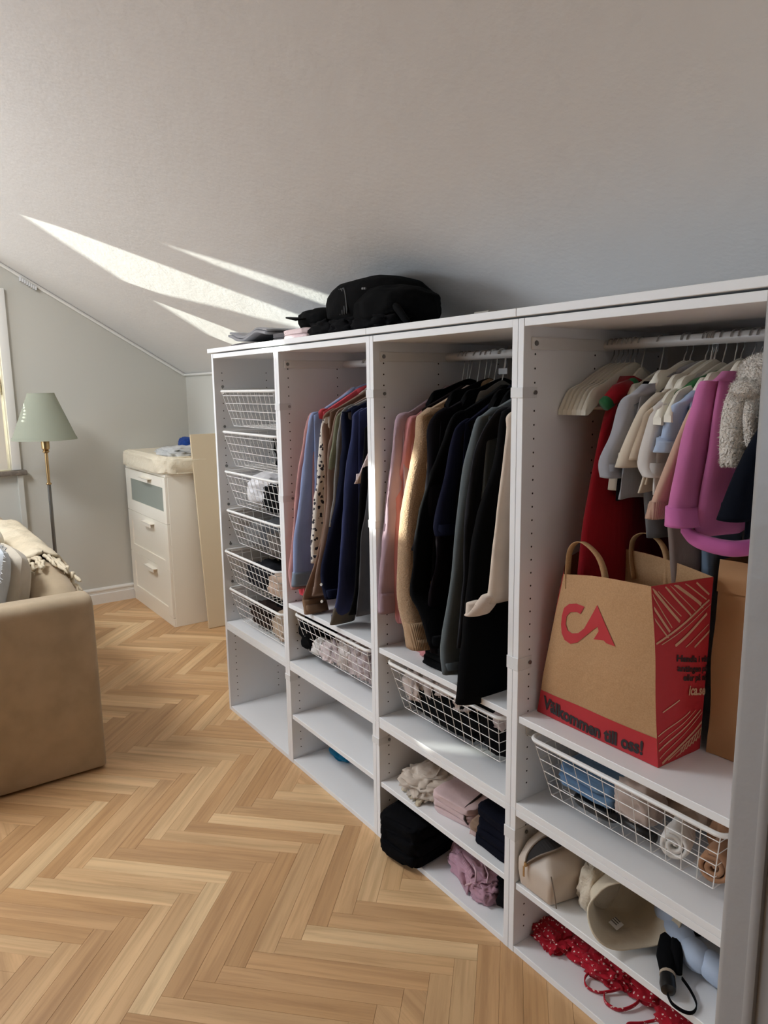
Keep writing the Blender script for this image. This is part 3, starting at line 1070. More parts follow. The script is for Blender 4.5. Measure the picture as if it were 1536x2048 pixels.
BLK, CHR = cm('black', (12, 12, 14)), cm('charcoal', (44, 44, 48))
GRY, WHT = cm('grey', (128, 128, 130)), cm('white', (226, 224, 222))
LIL, SKN = cm('lilac', (206, 192, 192)), cm('skin_beige', (196, 170, 150))
NVY = cm('navy', (16, 18, 30))


def fl(zr, depth=0.145):
    return zr - depth + 0.004


def put(name, label, cat, m, x, y, zr, sx, sy, sz, seed, amp=0.30, freq=2.0, up=0.0, group=None, e=0.75):
    return cloth_lump(name, label, cat, m, (x, y, fl(zr) + up), (sx, sy, sz), group, seed=seed, amp=amp, freq=freq, e=e)


z2, z3, z4, z5, z6 = [r[0] for r in RIMS[1:]]
put('garment', 'black garment bunched in the right end of the second basket', 'clothes', BLK, 0.455, 0.22, z2, 0.065, 0.15, 0.105, 21)
put('garment', 'white blouse bunched at the left in the third basket', 'clothes', cm('white_cotton', (232, 230, 232)), 0.215, 0.20, z3, 0.125, 0.13, 0.080, 22, 0.34)
put('garment', 'grey jersey top at the back of the third basket', 'clothes', GRY, 0.33, 0.36, z3, 0.17, 0.10, 0.092, 23)
put('garment', 'black top lying in the middle of the third basket', 'clothes', BLK, 0.38, 0.14, z3, 0.125, 0.075, 0.062, 24)
put('garment', 'small white sock at the right end of the third basket', 'clothes', WHT, 0.48, 0.085, z3, 0.030, 0.026, 0.030, 25)
put('garment', 'dark grey jumper on the right of the fourth basket', 'clothes', cm('dark_grey', (78, 80, 84)), 0.38, 0.26, z4, 0.14, 0.19, 0.088, 26)
put('garment', 'black top at the left back of the fourth basket', 'clothes', BLK, 0.19, 0.34, z4, 0.10, 0.11, 0.082, 27)
put('garment', 'grey patterned top at the front of the fourth basket', 'clothes', cm('mid_grey', (118, 116, 114)), 0.22, 0.13, z4, 0.13, 0.075, 0.050, 28, 0.4)
put('garment', 'mottled grey-brown vest at the front right of the fourth basket', 'clothes', cm('brown_grey', (98, 90, 84)), 0.41, 0.105, z4, 0.075, 0.055, 0.055, 29, 0.4)
put('garment', 'black top at the back of the fifth basket', 'clothes', BLK, 0.25, 0.33, z5, 0.14, 0.13, 0.100, 30)
put('garment', 'silver grey shirt on the right of the fifth basket', 'clothes', cm('silver', (150, 152, 156)), 0.43, 0.25, z5, 0.085, 0.15, 0.090, 31)
put('garment', 'dark grey vest at the front of the fifth basket', 'clothes', CHR, 0.22, 0.13, z5, 0.12, 0.07, 0.055, 32, 0.4)
put('garment', 'pale beige lace top at the front right of the fifth basket', 'clothes', SKN, 0.42, 0.10, z5, 0.08, 0.05, 0.050, 33, 0.42)
put('garment', 'black tights heaped at the back of the lowest basket', 'clothes', BLK, 0.24, 0.30, z6, 0.14, 0.15, 0.098, 34)
put('garment', 'charcoal top on the right of the lowest basket', 'clothes', CHR, 0.42, 0.30, z6, 0.09, 0.14, 0.082, 35)
put('garment', 'beige lace top at the front right of the lowest basket', 'clothes', cm('warm_beige', (190, 168, 146)), 0.43, 0.105, z6, 0.075, 0.055, 0.060, 36, 0.42)
put('garment', 'black and rust vest at the front left of the lowest basket', 'clothes', cm('brown_black', (58, 46, 42)), 0.23, 0.13, z6, 0.12, 0.07, 0.050, 37, 0.4)
ZA = 0.616
put('garment', 'black cloth pushed through the left end of the lilac underwear basket', 'clothes', BLK, 0.685, 0.13, ZA, 0.060, 0.10, 0.088, 40, 0.2)
put('garment', 'white sock at the bottom left of the lilac underwear basket', 'clothes', WHT, 0.735, 0.070, ZA, 0.042, 0.026, 0.036, 41, 0.35)
put('garment', 'dark mauve underwear in the middle of the lilac underwear basket', 'clothes', cm('mauve_dark', (120, 92, 94)), 0.84, 0.26, ZA, 0.11, 0.15, 0.082, 42, 0.35)
rnd = random.Random(12)
spots = [(0.815, 0.078, 0.035), (0.875, 0.085, 0.05), (0.935, 0.08, 0.055), (0.995, 0.085, 0.06), (1.055, 0.082, 0.06), (1.09, 0.115, 0.06), (0.90, 0.17, 0.07), (0.98, 0.18, 0.07), (1.05, 0.20, 0.07)]
where = ['leftmost of the lilac pieces at the front', 'second lilac piece from the left at the front', 'third lilac piece from the left at the front', 'fourth lilac piece from the left at the front',
         'fifth lilac piece from the left at the front', 'lilac piece in the right corner', 'lilac piece left in the second row', 'middle lilac piece in the second row', 'lilac piece right in the second row']
for i, ((x, y, h), wl) in enumerate(zip(spots, where)):
    put('underwear', 'crumpled ' + wl + ' of the underwear basket', 'clothes', [LIL, cm('lilac2', (190, 176, 178)), cm('lilac3', (216, 206, 202))][i % 3], x, y, ZA, 0.045, 0.036, h, 50 + i, 0.5, 2.2)
ZB = 0.614
put('garment', 'black cloth filling the basket below the dark coats', 'clothes', BLK, 1.52, 0.24, ZB, 0.20, 0.18, 0.086, 60, 0.25)
put('garment', 'black top at the right end of the basket below the dark coats', 'clothes', cm('black2', (16, 16, 18)), 1.67, 0.12, ZB, 0.055, 0.07, 0.082, 61, 0.25)
put('garment', 'black tights along the front of the basket below the dark coats', 'clothes', BLK, 1.47, 0.085, ZB, 0.17, 0.035, 0.058, 62, 0.3)
for i, (x, y, h, up, wl) in enumerate(((1.325, 0.085, 0.050, 0.035, 'left end'), (1.39, 0.095, 0.045, 0.055, 'left part'), (1.46, 0.10, 0.035, 0.070, 'middle'), (1.54, 0.095, 0.030, 0.072, 'right part'))):
    put('scarf', 'shiny pale pink satin bunch at the ' + wl + ' of the basket below the dark coats', 'scarf', cm('satin', (204, 190, 184), rough=0.45), x, y, ZB, 0.050, 0.040, h, 70 + i, 0.5, 2.3, up)
put('garment', 'pale grey cloth at the right front end of the basket below the dark coats', 'clothes', LIL, 1.70, 0.075, ZB, 0.022, 0.03, 0.03, 76, 0.4, 2.0, 0.085)
ZC = 0.606
DEN = fab('light_denim', (112, 142, 172), fold=0.6, second=(92, 122, 156))
folds('jeans', 'folded light blue denim in the basket below the paper bags', 'jeans', DEN, 1.885, 2.06, 0.06, 0.26, fl(ZC) + 0.03, [0.022, 0.022], 81, e=0.4, amp=0.10)
hb = thing('hairbrush', 'black hairbrush with fine bristles below the denim in the basket', 'hairbrush', (2.02, 0.085, fl(ZC)))
PLB = plain('black_plastic', (18, 18, 20), 0.35)
lump((2.005, 0.085, fl(ZC)), (0.065, 0.030, 0.014), seed=3, amp=0.0, e=0.6, sub=3).build('brush_head', PLB, hb, smooth='all')
g = Geo()
for i in range(13):
    for j in range(6):
        x, y = 1.955 + i * 0.008, 0.066 + j * 0.0075
        g.tube([(x, y, fl(ZC) + 0.018), (x, y, fl(ZC) + 0.032)], 0.0011, 4)
g.build('bristles', PLB, hb, kind='stuff')
Geo().tube([(2.06, 0.082, fl(ZC) + 0.012), (2.11, 0.078, fl(ZC) + 0.012), (2.16, 0.075, fl(ZC) + 0.013)], [0.013, 0.010, 0.012], 10).build('handle', PLB, hb, smooth='all')
SATB = cm('blush', (208, 190, 180), rough=0.5)
put('garment', 'blush satin bag bunched beside the hairbrush', 'clothes', SATB, 2.09, 0.115, ZC, 0.052, 0.045, 0.055, 84, 0.30, 1.8, 0.012)
put('garment', 'blush cloth at the back of the basket below the paper bags', 'clothes', SKN, 2.13, 0.30, ZC, 0.14, 0.13, 0.080, 85, 0.3)
put('garment', 'grey cloth at the back left of the basket below the paper bags', 'clothes', cm('stone', (170, 164, 156)), 1.97, 0.34, ZC, 0.10, 0.11, 0.070, 86, 0.3)


def rolled(name, label, m, c, r, L, yaw, seed):
    """a rolled-up pair of socks: spiral seen at the end"""
    pts = []
    for k in range(40):
        a = k / 39 * 4.6 * PI
        rr = r * (0.16 + 0.84 * k / 39)
        pts.append((rr * math.cos(a), rr * math.sin(a)))
    th = r * 0.16
    vs, fs = [], []
    Rm = Matrix.Translation(Vector(c)) @ Matrix.Rotation(yaw, 4, 'Z')
    N = 8
    for i in range(N + 1):
        t = -L / 2 + L * i / N
        sh = 1 - 0.12 * (abs(2 * i / N - 1) ** 3)
        for (a, b) in pts:
            wob = 1 + 0.05 * noise.noise(Vector((a * 60 + seed, b * 60, t * 30)))
            vs.append(Rm @ Vector((a * sh * wob, t, b * sh * wob)))
    n = len(pts)
    for i in range(N):
        for k in range(n - 1):
            fs.append((i * n + k, i * n + k + 1, (i + 1) * n + k + 1, (i + 1) * n + k))
    o = Geo().add(vs, fs).build(name, m, None, smooth='all', label=label, cat='socks')
    s = o.modifiers.new('thickness', 'SOLIDIFY'); s.thickness = th * 1.6; s.offset = 0
    return o


rolled('rolled_socks', 'white rolled-up socks in the basket below the paper bags', cm('white_knit', (236, 233, 228), fold=0.8), (2.205, 0.085, fl(ZC) + 0.036), 0.034, 0.065, 0.35, 4)
rolled('rolled_socks', 'brown rolled-up socks at the right end of the basket below the paper bags', cm('tan_fleece', (170, 128, 98), fold=0.8), (2.300, 0.085, fl(ZC) + 0.040), 0.036, 0.075, 0.2, 6)
put('garment', 'brown fleece behind the brown rolled socks', 'clothes', cm('tan_fleece', (170, 128, 98)), 2.285, 0.19, ZC, 0.045, 0.06, 0.078, 88, 0.3)

# ------------------------------------------------------------------ hangers and hanging clothes
WHH = plain('white_plastic_hanger', (226, 222, 208), 0.45)


def hanger(x, zn, hw, label, m, rail, drop=0.075, thick=0.008, group=None, twist=0.0, flat=None, yc=0.28):
    """clothes hanger hung on the rail; the arms lie across the depth of the frame"""
    t = thing('clothes_hanger', label, 'hanger', (x, yc, zn), group)
    r = 0.0155
    pts = [(x, yc, zn - 0.005), (x, yc, zn + 0.012), (x, yc + 0.003, zn + 0.024), (x, yc + 0.012, rail - 0.022)]
    for k in range(9):
        a = math.radians(-30 + 26 * k)
        pts.append((x, yc + r * math.cos(a), rail + r * math.sin(a) - 0.0005))
    Geo().tube(pts, 0.0016, 6).build('hook', M['chrome'], t, smooth=True)
    g = Geo()
    N = 36
    vs, fs = [], []
    hh = flat if flat else 0.010
    for i in range(N + 1):
        s = -1 + 2 * i / N
        y = yc + s * hw
        a = abs(s)
        z = zn - drop * (a ** 1.25) - 0.012 * max(0, a - 0.85) / 0.15
        h = hh * (1.0 + 0.5 * (1 - a) + 0.9 * max(0.0, min(1.0, (a - 0.6) / 0.2))) * math.sqrt(max(0.12, 1 - (max(0.0, a - 0.86) / 0.145) ** 2))
        w = thick * (1.0 + 0.5 * max(0.0, a - 0.5))
        xx = x + twist * s
        for (dx, dz) in ((-w, -h), (-w, h * 0.5), (-w * 0.4, h), (w * 0.4, h), (w, h * 0.5), (w, -h)):
            vs.append((xx + dx, y, z + dz))
    n = 6
    for i in range(N):
        for k in range(n):
            l = (k + 1) % n
            fs.append((i * n + k, i * n + l, (i + 1) * n + l, (i + 1) * n + k))
    fs += [tuple(range(n)), tuple(reversed(range(N * n, N * n + n)))]
    g.add(vs, fs).build('hanger_arms', m, t, smooth=True)
    if drop > 0.06:
        Geo().tube([(x - twist * 0.93, yc - hw * 0.93, zn - drop * 1.0), (x, yc, zn - drop * 1.12), (x + twist * 0.93, yc + hw * 0.93, zn - drop * 1.0)], 0.004, 6).build('trouser_bar', m, t, smooth=True)
    return t


def body_mesh(x, zn, zs, zh, hw_s, hw_h, th, yc=0.28, lean=0.0, seed=0, fold=0.010, nf=5, sway=0.0, drop=None, neck=0.055, xt=None):
    """flattened hanging body: closed around, shoulder line sloping from the neck"""
    NT, NV = 40, 20
    vs, fs = [], []
    for j in range(NV + 1):
        v = j / NV
        hw = hw_s + (hw_h - hw_s) * v ** 0.8
        for k in range(NT):
            a = 2 * PI * k / NT
            c, s = math.cos(a), math.sin(a)
            sy = sgn_pow(c, 0.75)
            sx = sgn_pow(s, 0.8)
            u = abs(sy)
            zt = zn - (zn - zs) * max(0.0, (u - neck / hw_s) / (1 - neck / hw_s)) ** 0.9 if u > neck / hw_s else zn - 0.018 * (1 - u * hw_s / neck)
            zhem = zh + 0.010 * noise.noise(Vector((sy * 2, seed, 3)))
            z = zt + (zhem - zt) * v
            t = max(0.0105, th * (0.75 + 0.25 * min(1, v * 4))) * (1 - 0.30 * u ** 3)
            f = fold * min(1, v * 2.2) * math.sin(sy * nf + seed * 2.1 + 0.8 * math.sin(v * 3 + seed)) + fold * 0.8 * min(1, v * 2) * noise.noise(Vector((sy * 3, v * 2.2, seed * 1.7 + (1 if s > 0 else 0))))
            vs.append((x + lean * v + sx * t + f, yc + sway * v + sy * hw, z))
    for j in range(NV):
        for k in range(NT):
            l = (k + 1) % NT
            fs.append((j * NT + k, j * NT + l, (j + 1) * NT + l, (j + 1) * NT + k))
    h = NT // 2
    for row, rev in ((0, False), (NV, True)):
        for k in range(h):
            a, b, c, d = k, (k + 1) % NT, (NT - k - 1) % NT, (NT - k) % NT
            q = [row * NT + i for i in (a, b, c, d)]
            q2 = []
            for i in q:
                if i not in q2:
                    q2.append(i)
            if len(q2) > 2:
                fs.append(tuple(reversed(q2)) if rev else tuple(q2))
    return Geo().add(vs, fs)


def sleeve_mesh(path, seed=0, crease=0.10, NT=20, NV=26, v0=0.0, v1=1.0, grow=1.0, twistx=0.0):
    """path rows: x, y_front, z, half depth (y), half thickness (x)"""
    P = catmull(path, NV)
    vs, fs = [], []
    i0, i1 = int(v0 * NV), int(round(v1 * NV))
    rows = list(range(i0, i1 + 1))
    for i in rows:
        x, yf, z, hy, hx = P[i]
        v = i / NV
        for k in range(NT):
            a = 2 * PI * k / NT
            c, s = sgn_pow(math.cos(a), 0.8), sgn_pow(math.sin(a), 0.8)
            n1 = noise.noise(Vector((math.cos(a) * 0.9 + seed * 3.3, z * 4.2, math.sin(a) * 0.9 + seed)))
            n2 = noise.noise(Vector((math.cos(a) * 1.8 + seed, z * 15.0 + math.cos(a) * 2.0, math.sin(a) * 1.8)))
            r = grow * (1 + crease * 2.2 * n1 + crease * 0.9 * n2)
            vs.append((x + hx + s * hx * r + twistx * v * c, yf + hy + c * hy * r, z))
    n = NT
    for i in range(len(rows) - 1):
        for k in range(n):
            l = (k + 1) % n
            fs.append((i * n + k, i * n + l, (i + 1) * n + l, (i + 1) * n + k))
    # turn the end in, so the cuff reads as an open hem
    last = len(rows) - 1
    base = last * n
    cx = sum(vs[base + k][0] for k in range(n)) / n
    cy = sum(vs[base + k][1] for k in range(n)) / n
    cz = sum(vs[base + k][2] for k in range(n)) / n
    m0 = len(vs)
    for k in range(n):
        x, y, z = vs[base + k]
        vs.append((cx + (x - cx) * 0.86, cy + (y - cy) * 0.90, z + 0.002))
    for k in range(n):
        x, y, z = vs[base + k]
        vs.append((cx + (x - cx) * 0.80, cy + (y - cy) * 0.86, z + 0.03))
    for k in range(n):
        l = (k + 1) % n
        fs.append((base + k, base + l, m0 + l, m0 + k))
        fs.append((m0 + k, m0 + l, m0 + n + l, m0 + n + k))
    fs.append(tuple(m0 + n + k for k in range(n)))
    fs.append(tuple(reversed(range(n))))
    return Geo().add(vs, fs)


def garment(name, label, cat, m, path, w=0.055, t=0.018, zh=0.70, th=0.020, zn=1.455, hanger_label=None, hm=None, rail=1.54,
            hw=0.20, hw_h=None, crease=0.115, cuff=None, cuff_m=None, collar=None, collar_m=None, seed=0, body_fold=0.009, taper=0.8,
            back=True, xr=None, yc=0.28, sleeve=True, puff=1.0, lean=None, hang=True):
    """hanging garment: body on a hanger and sleeves; path = front edge of the near sleeve (x, y, z)"""
    x_s, y_s, z_s = path[0]
    xr = x_s + 0.022 if xr is None else xr
    root = thing(name, label, cat, (xr, yc, zh))
    xlow = path[-1][0] + t
    lean = (xlow - xr) * 0.55 if lean is None else lean
    hw_s = yc - y_s - 0.012
    body_mesh(xr, zn, z_s, zh, hw_s, hw_h if hw_h else hw_s * 0.98, th, yc, lean, seed, body_fold).build('body', m, root, smooth='all')
    if sleeve:
        k = len(path) - 1
        rows = [(path[0][0] + 0.004, path[0][1] + 0.030, path[0][2] + 0.012, w * 0.55, t * 0.55)]
        L = [0]
        for a, b in zip(path, path[1:]):
            L.append(L[-1] + abs(b[2] - a[2]) + 1e-4)
        for (px, py, pz), l in zip(path, L):
            f = l / L[-1]
            g = min(1.0, 0.72 + f * 4) * (1 - (1 - taper) * f)
            rows.append((px, py, pz - (0.006 if l == 0 else 0), w * g, t * g * (puff if 0.3 < f < 0.95 else 1)))
        ce = cuff if cuff else 0.0
        so = sleeve_mesh(rows, seed, crease).build('sleeve', m, root, smooth='all')
        if cuff:
            x, y, z, hy, hx = rows[-1]
            x2, y2, z2, _, _ = rows[-2]
            dz = z2 - z
            q = min(1.0, cuff / max(dz, 1e-3))
            xm, ym = x + (x2 - x) * q, y + (y2 - y) * q
            cr = [(xm - 0.003, ym - 0.003, z + cuff, hy * 1.03 + 0.001, hx * 1.06 + 0.001), (x - 0.003, y - 0.004, z - 0.002, hy * 1.05 + 0.002, hx * 1.10 + 0.002)]
            sleeve_mesh(cr, seed + 0.5, crease * 0.4, NV=5).build('cuff', cuff_m or m, so, smooth='all')
        if back:
            far = [(r[0], 2 * yc - r[1] - 2 * r[3], r[2], r[3], r[4]) for r in rows]
            far = [(a, min(b, 0.535 - 2 * d), c, d, e) for a, b, c, d, e in far]
            sleeve_mesh(far, seed + 2, crease).build('sleeve', m, root, smooth='all')
    if collar:
        ring = []
        for k in range(16):
            a = 2 * PI * k / 16
            ring.append((xr + 0.022 * math.sin(a), yc + 0.058 * math.cos(a), zn - 0.004 + 0.010 * math.sin(a) - 0.012 * abs(math.cos(a))))
        Geo().tube(ring, collar, 8, closed=True).build('collar', collar_m or m, root, smooth='all')
    if hang:
        hanger(xr, zn + (0.004 if hm else -0.008), max(0.08, hw_s - 0.035), hanger_label or ('black hanger carrying the ' + label.split(',')[0]), hm or M['velvet'], rail, drop=(zn - z_s) * (0.8 if hm else 1.02), thick=0.008 if hm else 0.006, group=None)
    return root


GP = {
'u2_pink':[(0.738,0.041,1.355),(0.681,0.026,1.189),(0.663,0.012,1.035),(0.655,-0.002,0.88),(0.659,-0.011,0.782),(0.685,-0.016,0.726)],
'u2_blue':[(0.747,0.041,1.358),(0.722,0.028,1.216),(0.693,0.012,1.038),(0.676,0.002,0.92),(0.681,-0.01,0.796),(0.678,-0.015,0.739)],
'u2_red':[(0.765,0.068,1.369),(0.704,0.06,1.213),(0.653,0.046,0.973),(0.651,0.032,0.725),(0.678,0.031,0.693)],
'u2_floral':[(0.842,0.041,1.358),(0.822,0.031,1.245),(0.81,0.021,1.131),(0.796,0.015,1.067),(0.803,0.001,0.917),(0.81,-0.005,0.848)],
'u2_brown':[(0.854,0.042,1.371),(0.838,0.039,1.335),(0.862,0.027,1.203),(0.877,0.01,1.008),(0.833,-0.004,0.852),(0.765,-0.017,0.717),(0.782,-0.02,0.660)],
'u2_taupe':[(0.926,0.043,1.377),(0.896,0.036,1.304),(0.882,0.029,1.227),(0.89,0.01,1.01),(0.85,-0.007,0.82),(0.821,-0.015,0.732)],
'u2_green':[(0.939,0.043,1.373),(0.918,0.039,1.338),(0.886,0.029,1.227),(0.874,0.024,1.168)],
'u2_gray':[(0.967,0.044,1.386),(0.948,0.039,1.328),(0.937,0.03,1.23),(0.935,0.024,1.165),(0.935,0.016,1.083),(0.926,0.008,0.993)],
'u2_navy':[(0.987,0.043,1.382),(0.965,0.042,1.365),(0.976,0.032,1.254),(0.951,0.017,1.085),(0.914,0.004,0.946),(0.882,-0.008,0.815),(0.912,-0.014,0.741)],
'u2_blue2':[(1.031,0.043,1.375),(1.023,0.04,1.341),(1.012,0.032,1.257),(1.001,0.02,1.128),(0.993,0.009,1.003),(0.994,-0.003,0.871),(0.996,-0.013,0.761),(0.957,-0.02,0.667)],
'u2_black':[(1.1,0.039,1.333),(1.098,0.034,1.282),(1.085,0.016,1.079),(1.084,0.003,0.931),(1.089,-0.009,0.804),(1.065,-0.016,0.726)],
'u2_knit':[(1.132,0.036,1.335),(1.132,0.033,1.27),(1.091,0.027,1.199),(1.054,0.022,1.15)],
'u2_dgray':[(1.138,0.041,1.345),(1.138,0.019,1.107),(1.116,0.008,0.99),(1.119,-0.001,0.895),(1.112,-0.015,0.731)],
'u3_mauve':[(1.265,0.042,1.367),(1.244,0.032,1.261),(1.226,0.022,1.142),(1.225,0.014,1.053),(1.228,0.006,0.967),(1.229,-0.005,0.847),(1.233,-0.011,0.775)],
'u3_rose':[(1.285,0.058,1.358),(1.255,0.053,1.23),(1.232,0.05,1.169),(1.23,0.047,1.078),(1.238,0.044,1.008),(1.254,0.034,0.781),(1.274,0.033,0.743)],
'u3_brown':[(1.334,0.059,1.388),(1.303,0.058,1.348),(1.3,0.057,1.32),(1.324,0.056,1.293)],
'u3_tan':[(1.364,0.043,1.381),(1.348,0.041,1.361),(1.342,0.036,1.295),(1.315,0.026,1.195),(1.295,0.015,1.064),(1.302,0.002,0.922),(1.316,-0.006,0.837),(1.351,-0.013,0.763),(1.371,-0.017,0.71)],
'u3_black1':[(1.439,0.043,1.382),(1.41,0.038,1.325),(1.407,0.026,1.19),(1.378,0.016,1.078),(1.348,0.008,0.988)],
'u3_black2':[(1.505,0.043,1.376),(1.468,0.036,1.301),(1.41,0.024,1.162),(1.378,0.004,0.951),(1.373,-0.003,0.867),(1.424,-0.007,0.819),(1.486,-0.015,0.737)],
'u3_navy':[(1.541,0.039,1.356),(1.52,0.037,1.314),(1.492,0.027,1.198),(1.47,0.017,1.088),(1.482,0.014,1.052)],
'u3_velvet':[(1.549,0.056,1.35),(1.484,0.047,1.168),(1.439,0.042,1.069),(1.446,0.036,0.973),(1.422,0.03,0.855),(1.445,0.021,0.702)],
'u3_gray':[(1.626,0.044,1.386),(1.599,0.042,1.363),(1.574,0.034,1.282),(1.562,0.028,1.217),(1.553,0.017,1.087),(1.544,0.004,0.943),(1.526,-0.013,0.762),(1.543,-0.02,0.682)],
'u3_char':[(1.669,0.044,1.387),(1.614,0.036,1.297),(1.59,0.018,1.105),(1.599,0.005,0.954),(1.599,-0.012,0.77)],
'u3_coat':[(1.706,0.028,1.385),(1.687,0.015,1.266),(1.637,-0.003,1.102),(1.629,-0.018,0.964),(1.63,-0.038,0.785),(1.628,-0.05,0.639)],
'u3_beige':[(1.740,0.020,1.385),(1.742,0.017,1.345),(1.740,0.006,1.26),(1.735,-0.008,1.115),(1.733,-0.018,1.011),(1.728,-0.026,0.925)],
'u4_red':[(1.909,0.138,1.36),(1.907,0.134,1.272),(1.895,0.128,1.169),(1.898,0.122,1.044)],
'u4_black':[(1.97,0.12,1.405),(1.924,0.12,1.361),(1.945,0.12,1.323)],
'u4_gray':[(2.028,0.099,1.439),(1.995,0.098,1.413),(1.974,0.094,1.345),(1.949,0.091,1.286),(1.957,0.088,1.248)],
'u4_cream':[(2.064,0.098,1.421),(2.041,0.097,1.392),(2.012,0.093,1.328),(1.992,0.09,1.274)],
'u4_cream2':[(2.078,0.098,1.407),(2.056,0.096,1.378),(2.027,0.091,1.292)],
'u4_mel':[(2.086,0.098,1.414),(2.068,0.096,1.385),(2.048,0.091,1.293),(2.063,0.089,1.258)],
'u4_blue':[(2.144,0.099,1.425),(2.115,0.097,1.4),(2.098,0.094,1.343),(2.087,0.092,1.314)],
'u4_peach':[(2.168,0.087,1.401),(2.128,0.081,1.293),(2.103,0.077,1.219),(2.094,0.074,1.178)],
'u4_pink':[(2.216,0.08,1.461),(2.188,0.08,1.451),(2.173,0.075,1.395),(2.157,0.066,1.313),(2.144,0.056,1.208),(2.147,0.052,1.173)],
'u4_fur':[(2.278,0.069,1.444),(2.254,0.067,1.425),(2.25,0.059,1.368),(2.255,0.051,1.311)],
'u4_navy':[(2.338,0.04,1.399),(2.332,0.037,1.378),(2.296,0.027,1.293),(2.271,0.017,1.205)],
}

# -- second column: shirts
garment('shirt', 'dusty pink shirt, leftmost on the rail with the blue and brown shirts', 'shirt', fab('dusty_pink', (190, 140, 138)), GP['u2_pink'], 0.050, 0.014, 0.74, 0.012, seed=1, rail=1.538)
garment('shirt', 'coral red top with its collar showing above the light blue shirt', 'shirt', fab('coral_red', (206, 78, 88)), GP['u2_red'], 0.050, 0.012, 0.69, 0.012, seed=2, collar=0.012, rail=1.538, zn=1.45)
garment('shirt', 'light blue cotton shirt with a grey-blue cuff', 'shirt', fab('chambray_blue', (142, 156, 196), fold=0.35), GP['u2_blue'], 0.056, 0.016, 0.76, 0.016, seed=3, cuff=0.050, cuff_m=fab('grey_blue_cuff', (132, 146, 164)), crease=0.07, taper=0.95, rail=1.538, collar=0.010)
FLO = print_fab('white_floral_print', (214, 206, 196), (44, 42, 50), 60.0, 0.70)
garment('blouse', 'white blouse with small dark floral print', 'blouse', FLO, GP['u2_floral'], 0.054, 0.016, 0.82, 0.016, seed=4, rail=1.538, collar=0.011)
garment('shirt', 'brown shirt with a wide tan cuff reaching the shelf', 'shirt', fab('cocoa_brown', (124, 96, 80)), GP['u2_brown'], 0.056, 0.015, 0.74, 0.015, seed=5, cuff=0.048, cuff_m=fab('tan_cuff', (138, 108, 84)), rail=1.538)
garment('shirt', 'taupe shirt hanging in front of the brown shirt', 'shirt', fab('taupe', (128, 106, 94)), GP['u2_taupe'], 0.052, 0.014, 0.78, 0.013, seed=6, rail=1.538)
garment('top', 'olive green short-sleeved top', 'top', fab('olive_green', (124, 126, 104)), GP['u2_green'], 0.060, 0.016, 0.84, 0.013, seed=7, taper=1.15, rail=1.538)
garment('top', 'grey long-sleeved top behind the navy shirt', 'top', fab('warm_grey', (126, 124, 122)), GP['u2_gray'], 0.050, 0.013, 0.80, 0.013, seed=8, rail=1.538)
nv = garment('shirt', 'dark navy shirt with white cuff buttons', 'shirt', fab('navy_cotton', (24, 28, 48)), GP['u2_navy'], 0.058, 0.015, 0.72, 0.016, seed=9, rail=1.538, collar=0.012)
btn = plain('shell_button', (228, 226, 222), 0.3)
for (bx_, by_, bz_) in ((0.902, -0.012, 0.790), (0.916, -0.020, 0.735)):
    Geo().tube([(bx_, by_, bz_), (bx_ + 0.003, by_ - 0.004, bz_)], 0.0048, 10).build('button', btn, nv)
garment('shirt', 'ink blue shirt with a grey-brown turned cuff touching the shelf', 'shirt', fab('ink_blue', (44, 52, 92)), GP['u2_blue2'], 0.056, 0.014, 0.72, 0.015, seed=10, cuff=0.062, cuff_m=fab('grey_brown_cuff', (92, 84, 74)), rail=1.538, collar=0.012)
garment('trousers', 'black trousers hanging beside the ink blue shirt', 'trousers', BLK, GP['u2_black'], 0.070, 0.012, 0.72, 0.010, seed=11, rail=1.538, crease=0.06, taper=1.0)
garment('top', 'pinkish white textured short-sleeved top next to the clip post', 'top', plain('waffle_pink_white', (226, 208, 208), 0.9, bump=((120.0, 0.9, 0.006), (15.0, 0.3, 0.01))), GP['u2_knit'], 0.055, 0.008, 0.95, 0.008, seed=12, taper=1.25, rail=1.538, crease=0.05)
garment('jacket', 'dark grey jacket furthest right on the rail with the shirts', 'jacket', fab('graphite', (72, 72, 76)), GP['u2_dgray'], 0.060, 0.008, 0.70, 0.008, seed=13, rail=1.538, crease=0.05)

# -- third column: coats and cardigans
garment('blouse', 'mauve linen blouse, leftmost on the rail with the dark coats', 'blouse', fab('mauve_linen', (172, 146, 157), fold=0.9), GP['u3_mauve'], 0.044, 0.020, 0.84, 0.012, seed=21, cuff=0.060, crease=0.14, collar=0.010)
garment('blouse', 'rose pink blouse between the mauve blouse and the tan cardigan', 'blouse', fab('rose_pink', (192, 126, 126), fold=0.9), GP['u3_rose'], 0.055, 0.022, 0.73, 0.013, seed=22, crease=0.12)
garment('top', 'dark brown sleeveless top behind the tan cardigan', 'top', fab('dark_brown', (28, 20, 20)), GP['u3_brown'], 0.05, 0.010, 0.80, 0.010, seed=23, sleeve=False)
tanr = rib('tan_rib_knit', (170, 140, 110), 420.0, 'Y', 0.5)
tank = plain('tan_knit', (178, 148, 116), 0.9, bump=((260.0, 0.8, 0.003), (14.0, 0.4, 0.01)), sheen=0.2, var=(260.0, (160, 130, 100)))
garment('cardigan', 'tan knitted cardigan with a ribbed cuff', 'cardigan', tank, GP['u3_tan'], 0.052, 0.034, 0.80, 0.016, seed=24, cuff=0.070, cuff_m=tanr, crease=0.07, taper=1.0, collar=0.012, collar_m=tanr)
garment('blouse', 'black short-sleeved blouse next to the tan cardigan', 'blouse', fab('soft_black', (24, 22, 27)), GP['u3_black1'], 0.066, 0.020, 0.78, 0.014, seed=25, taper=1.3)
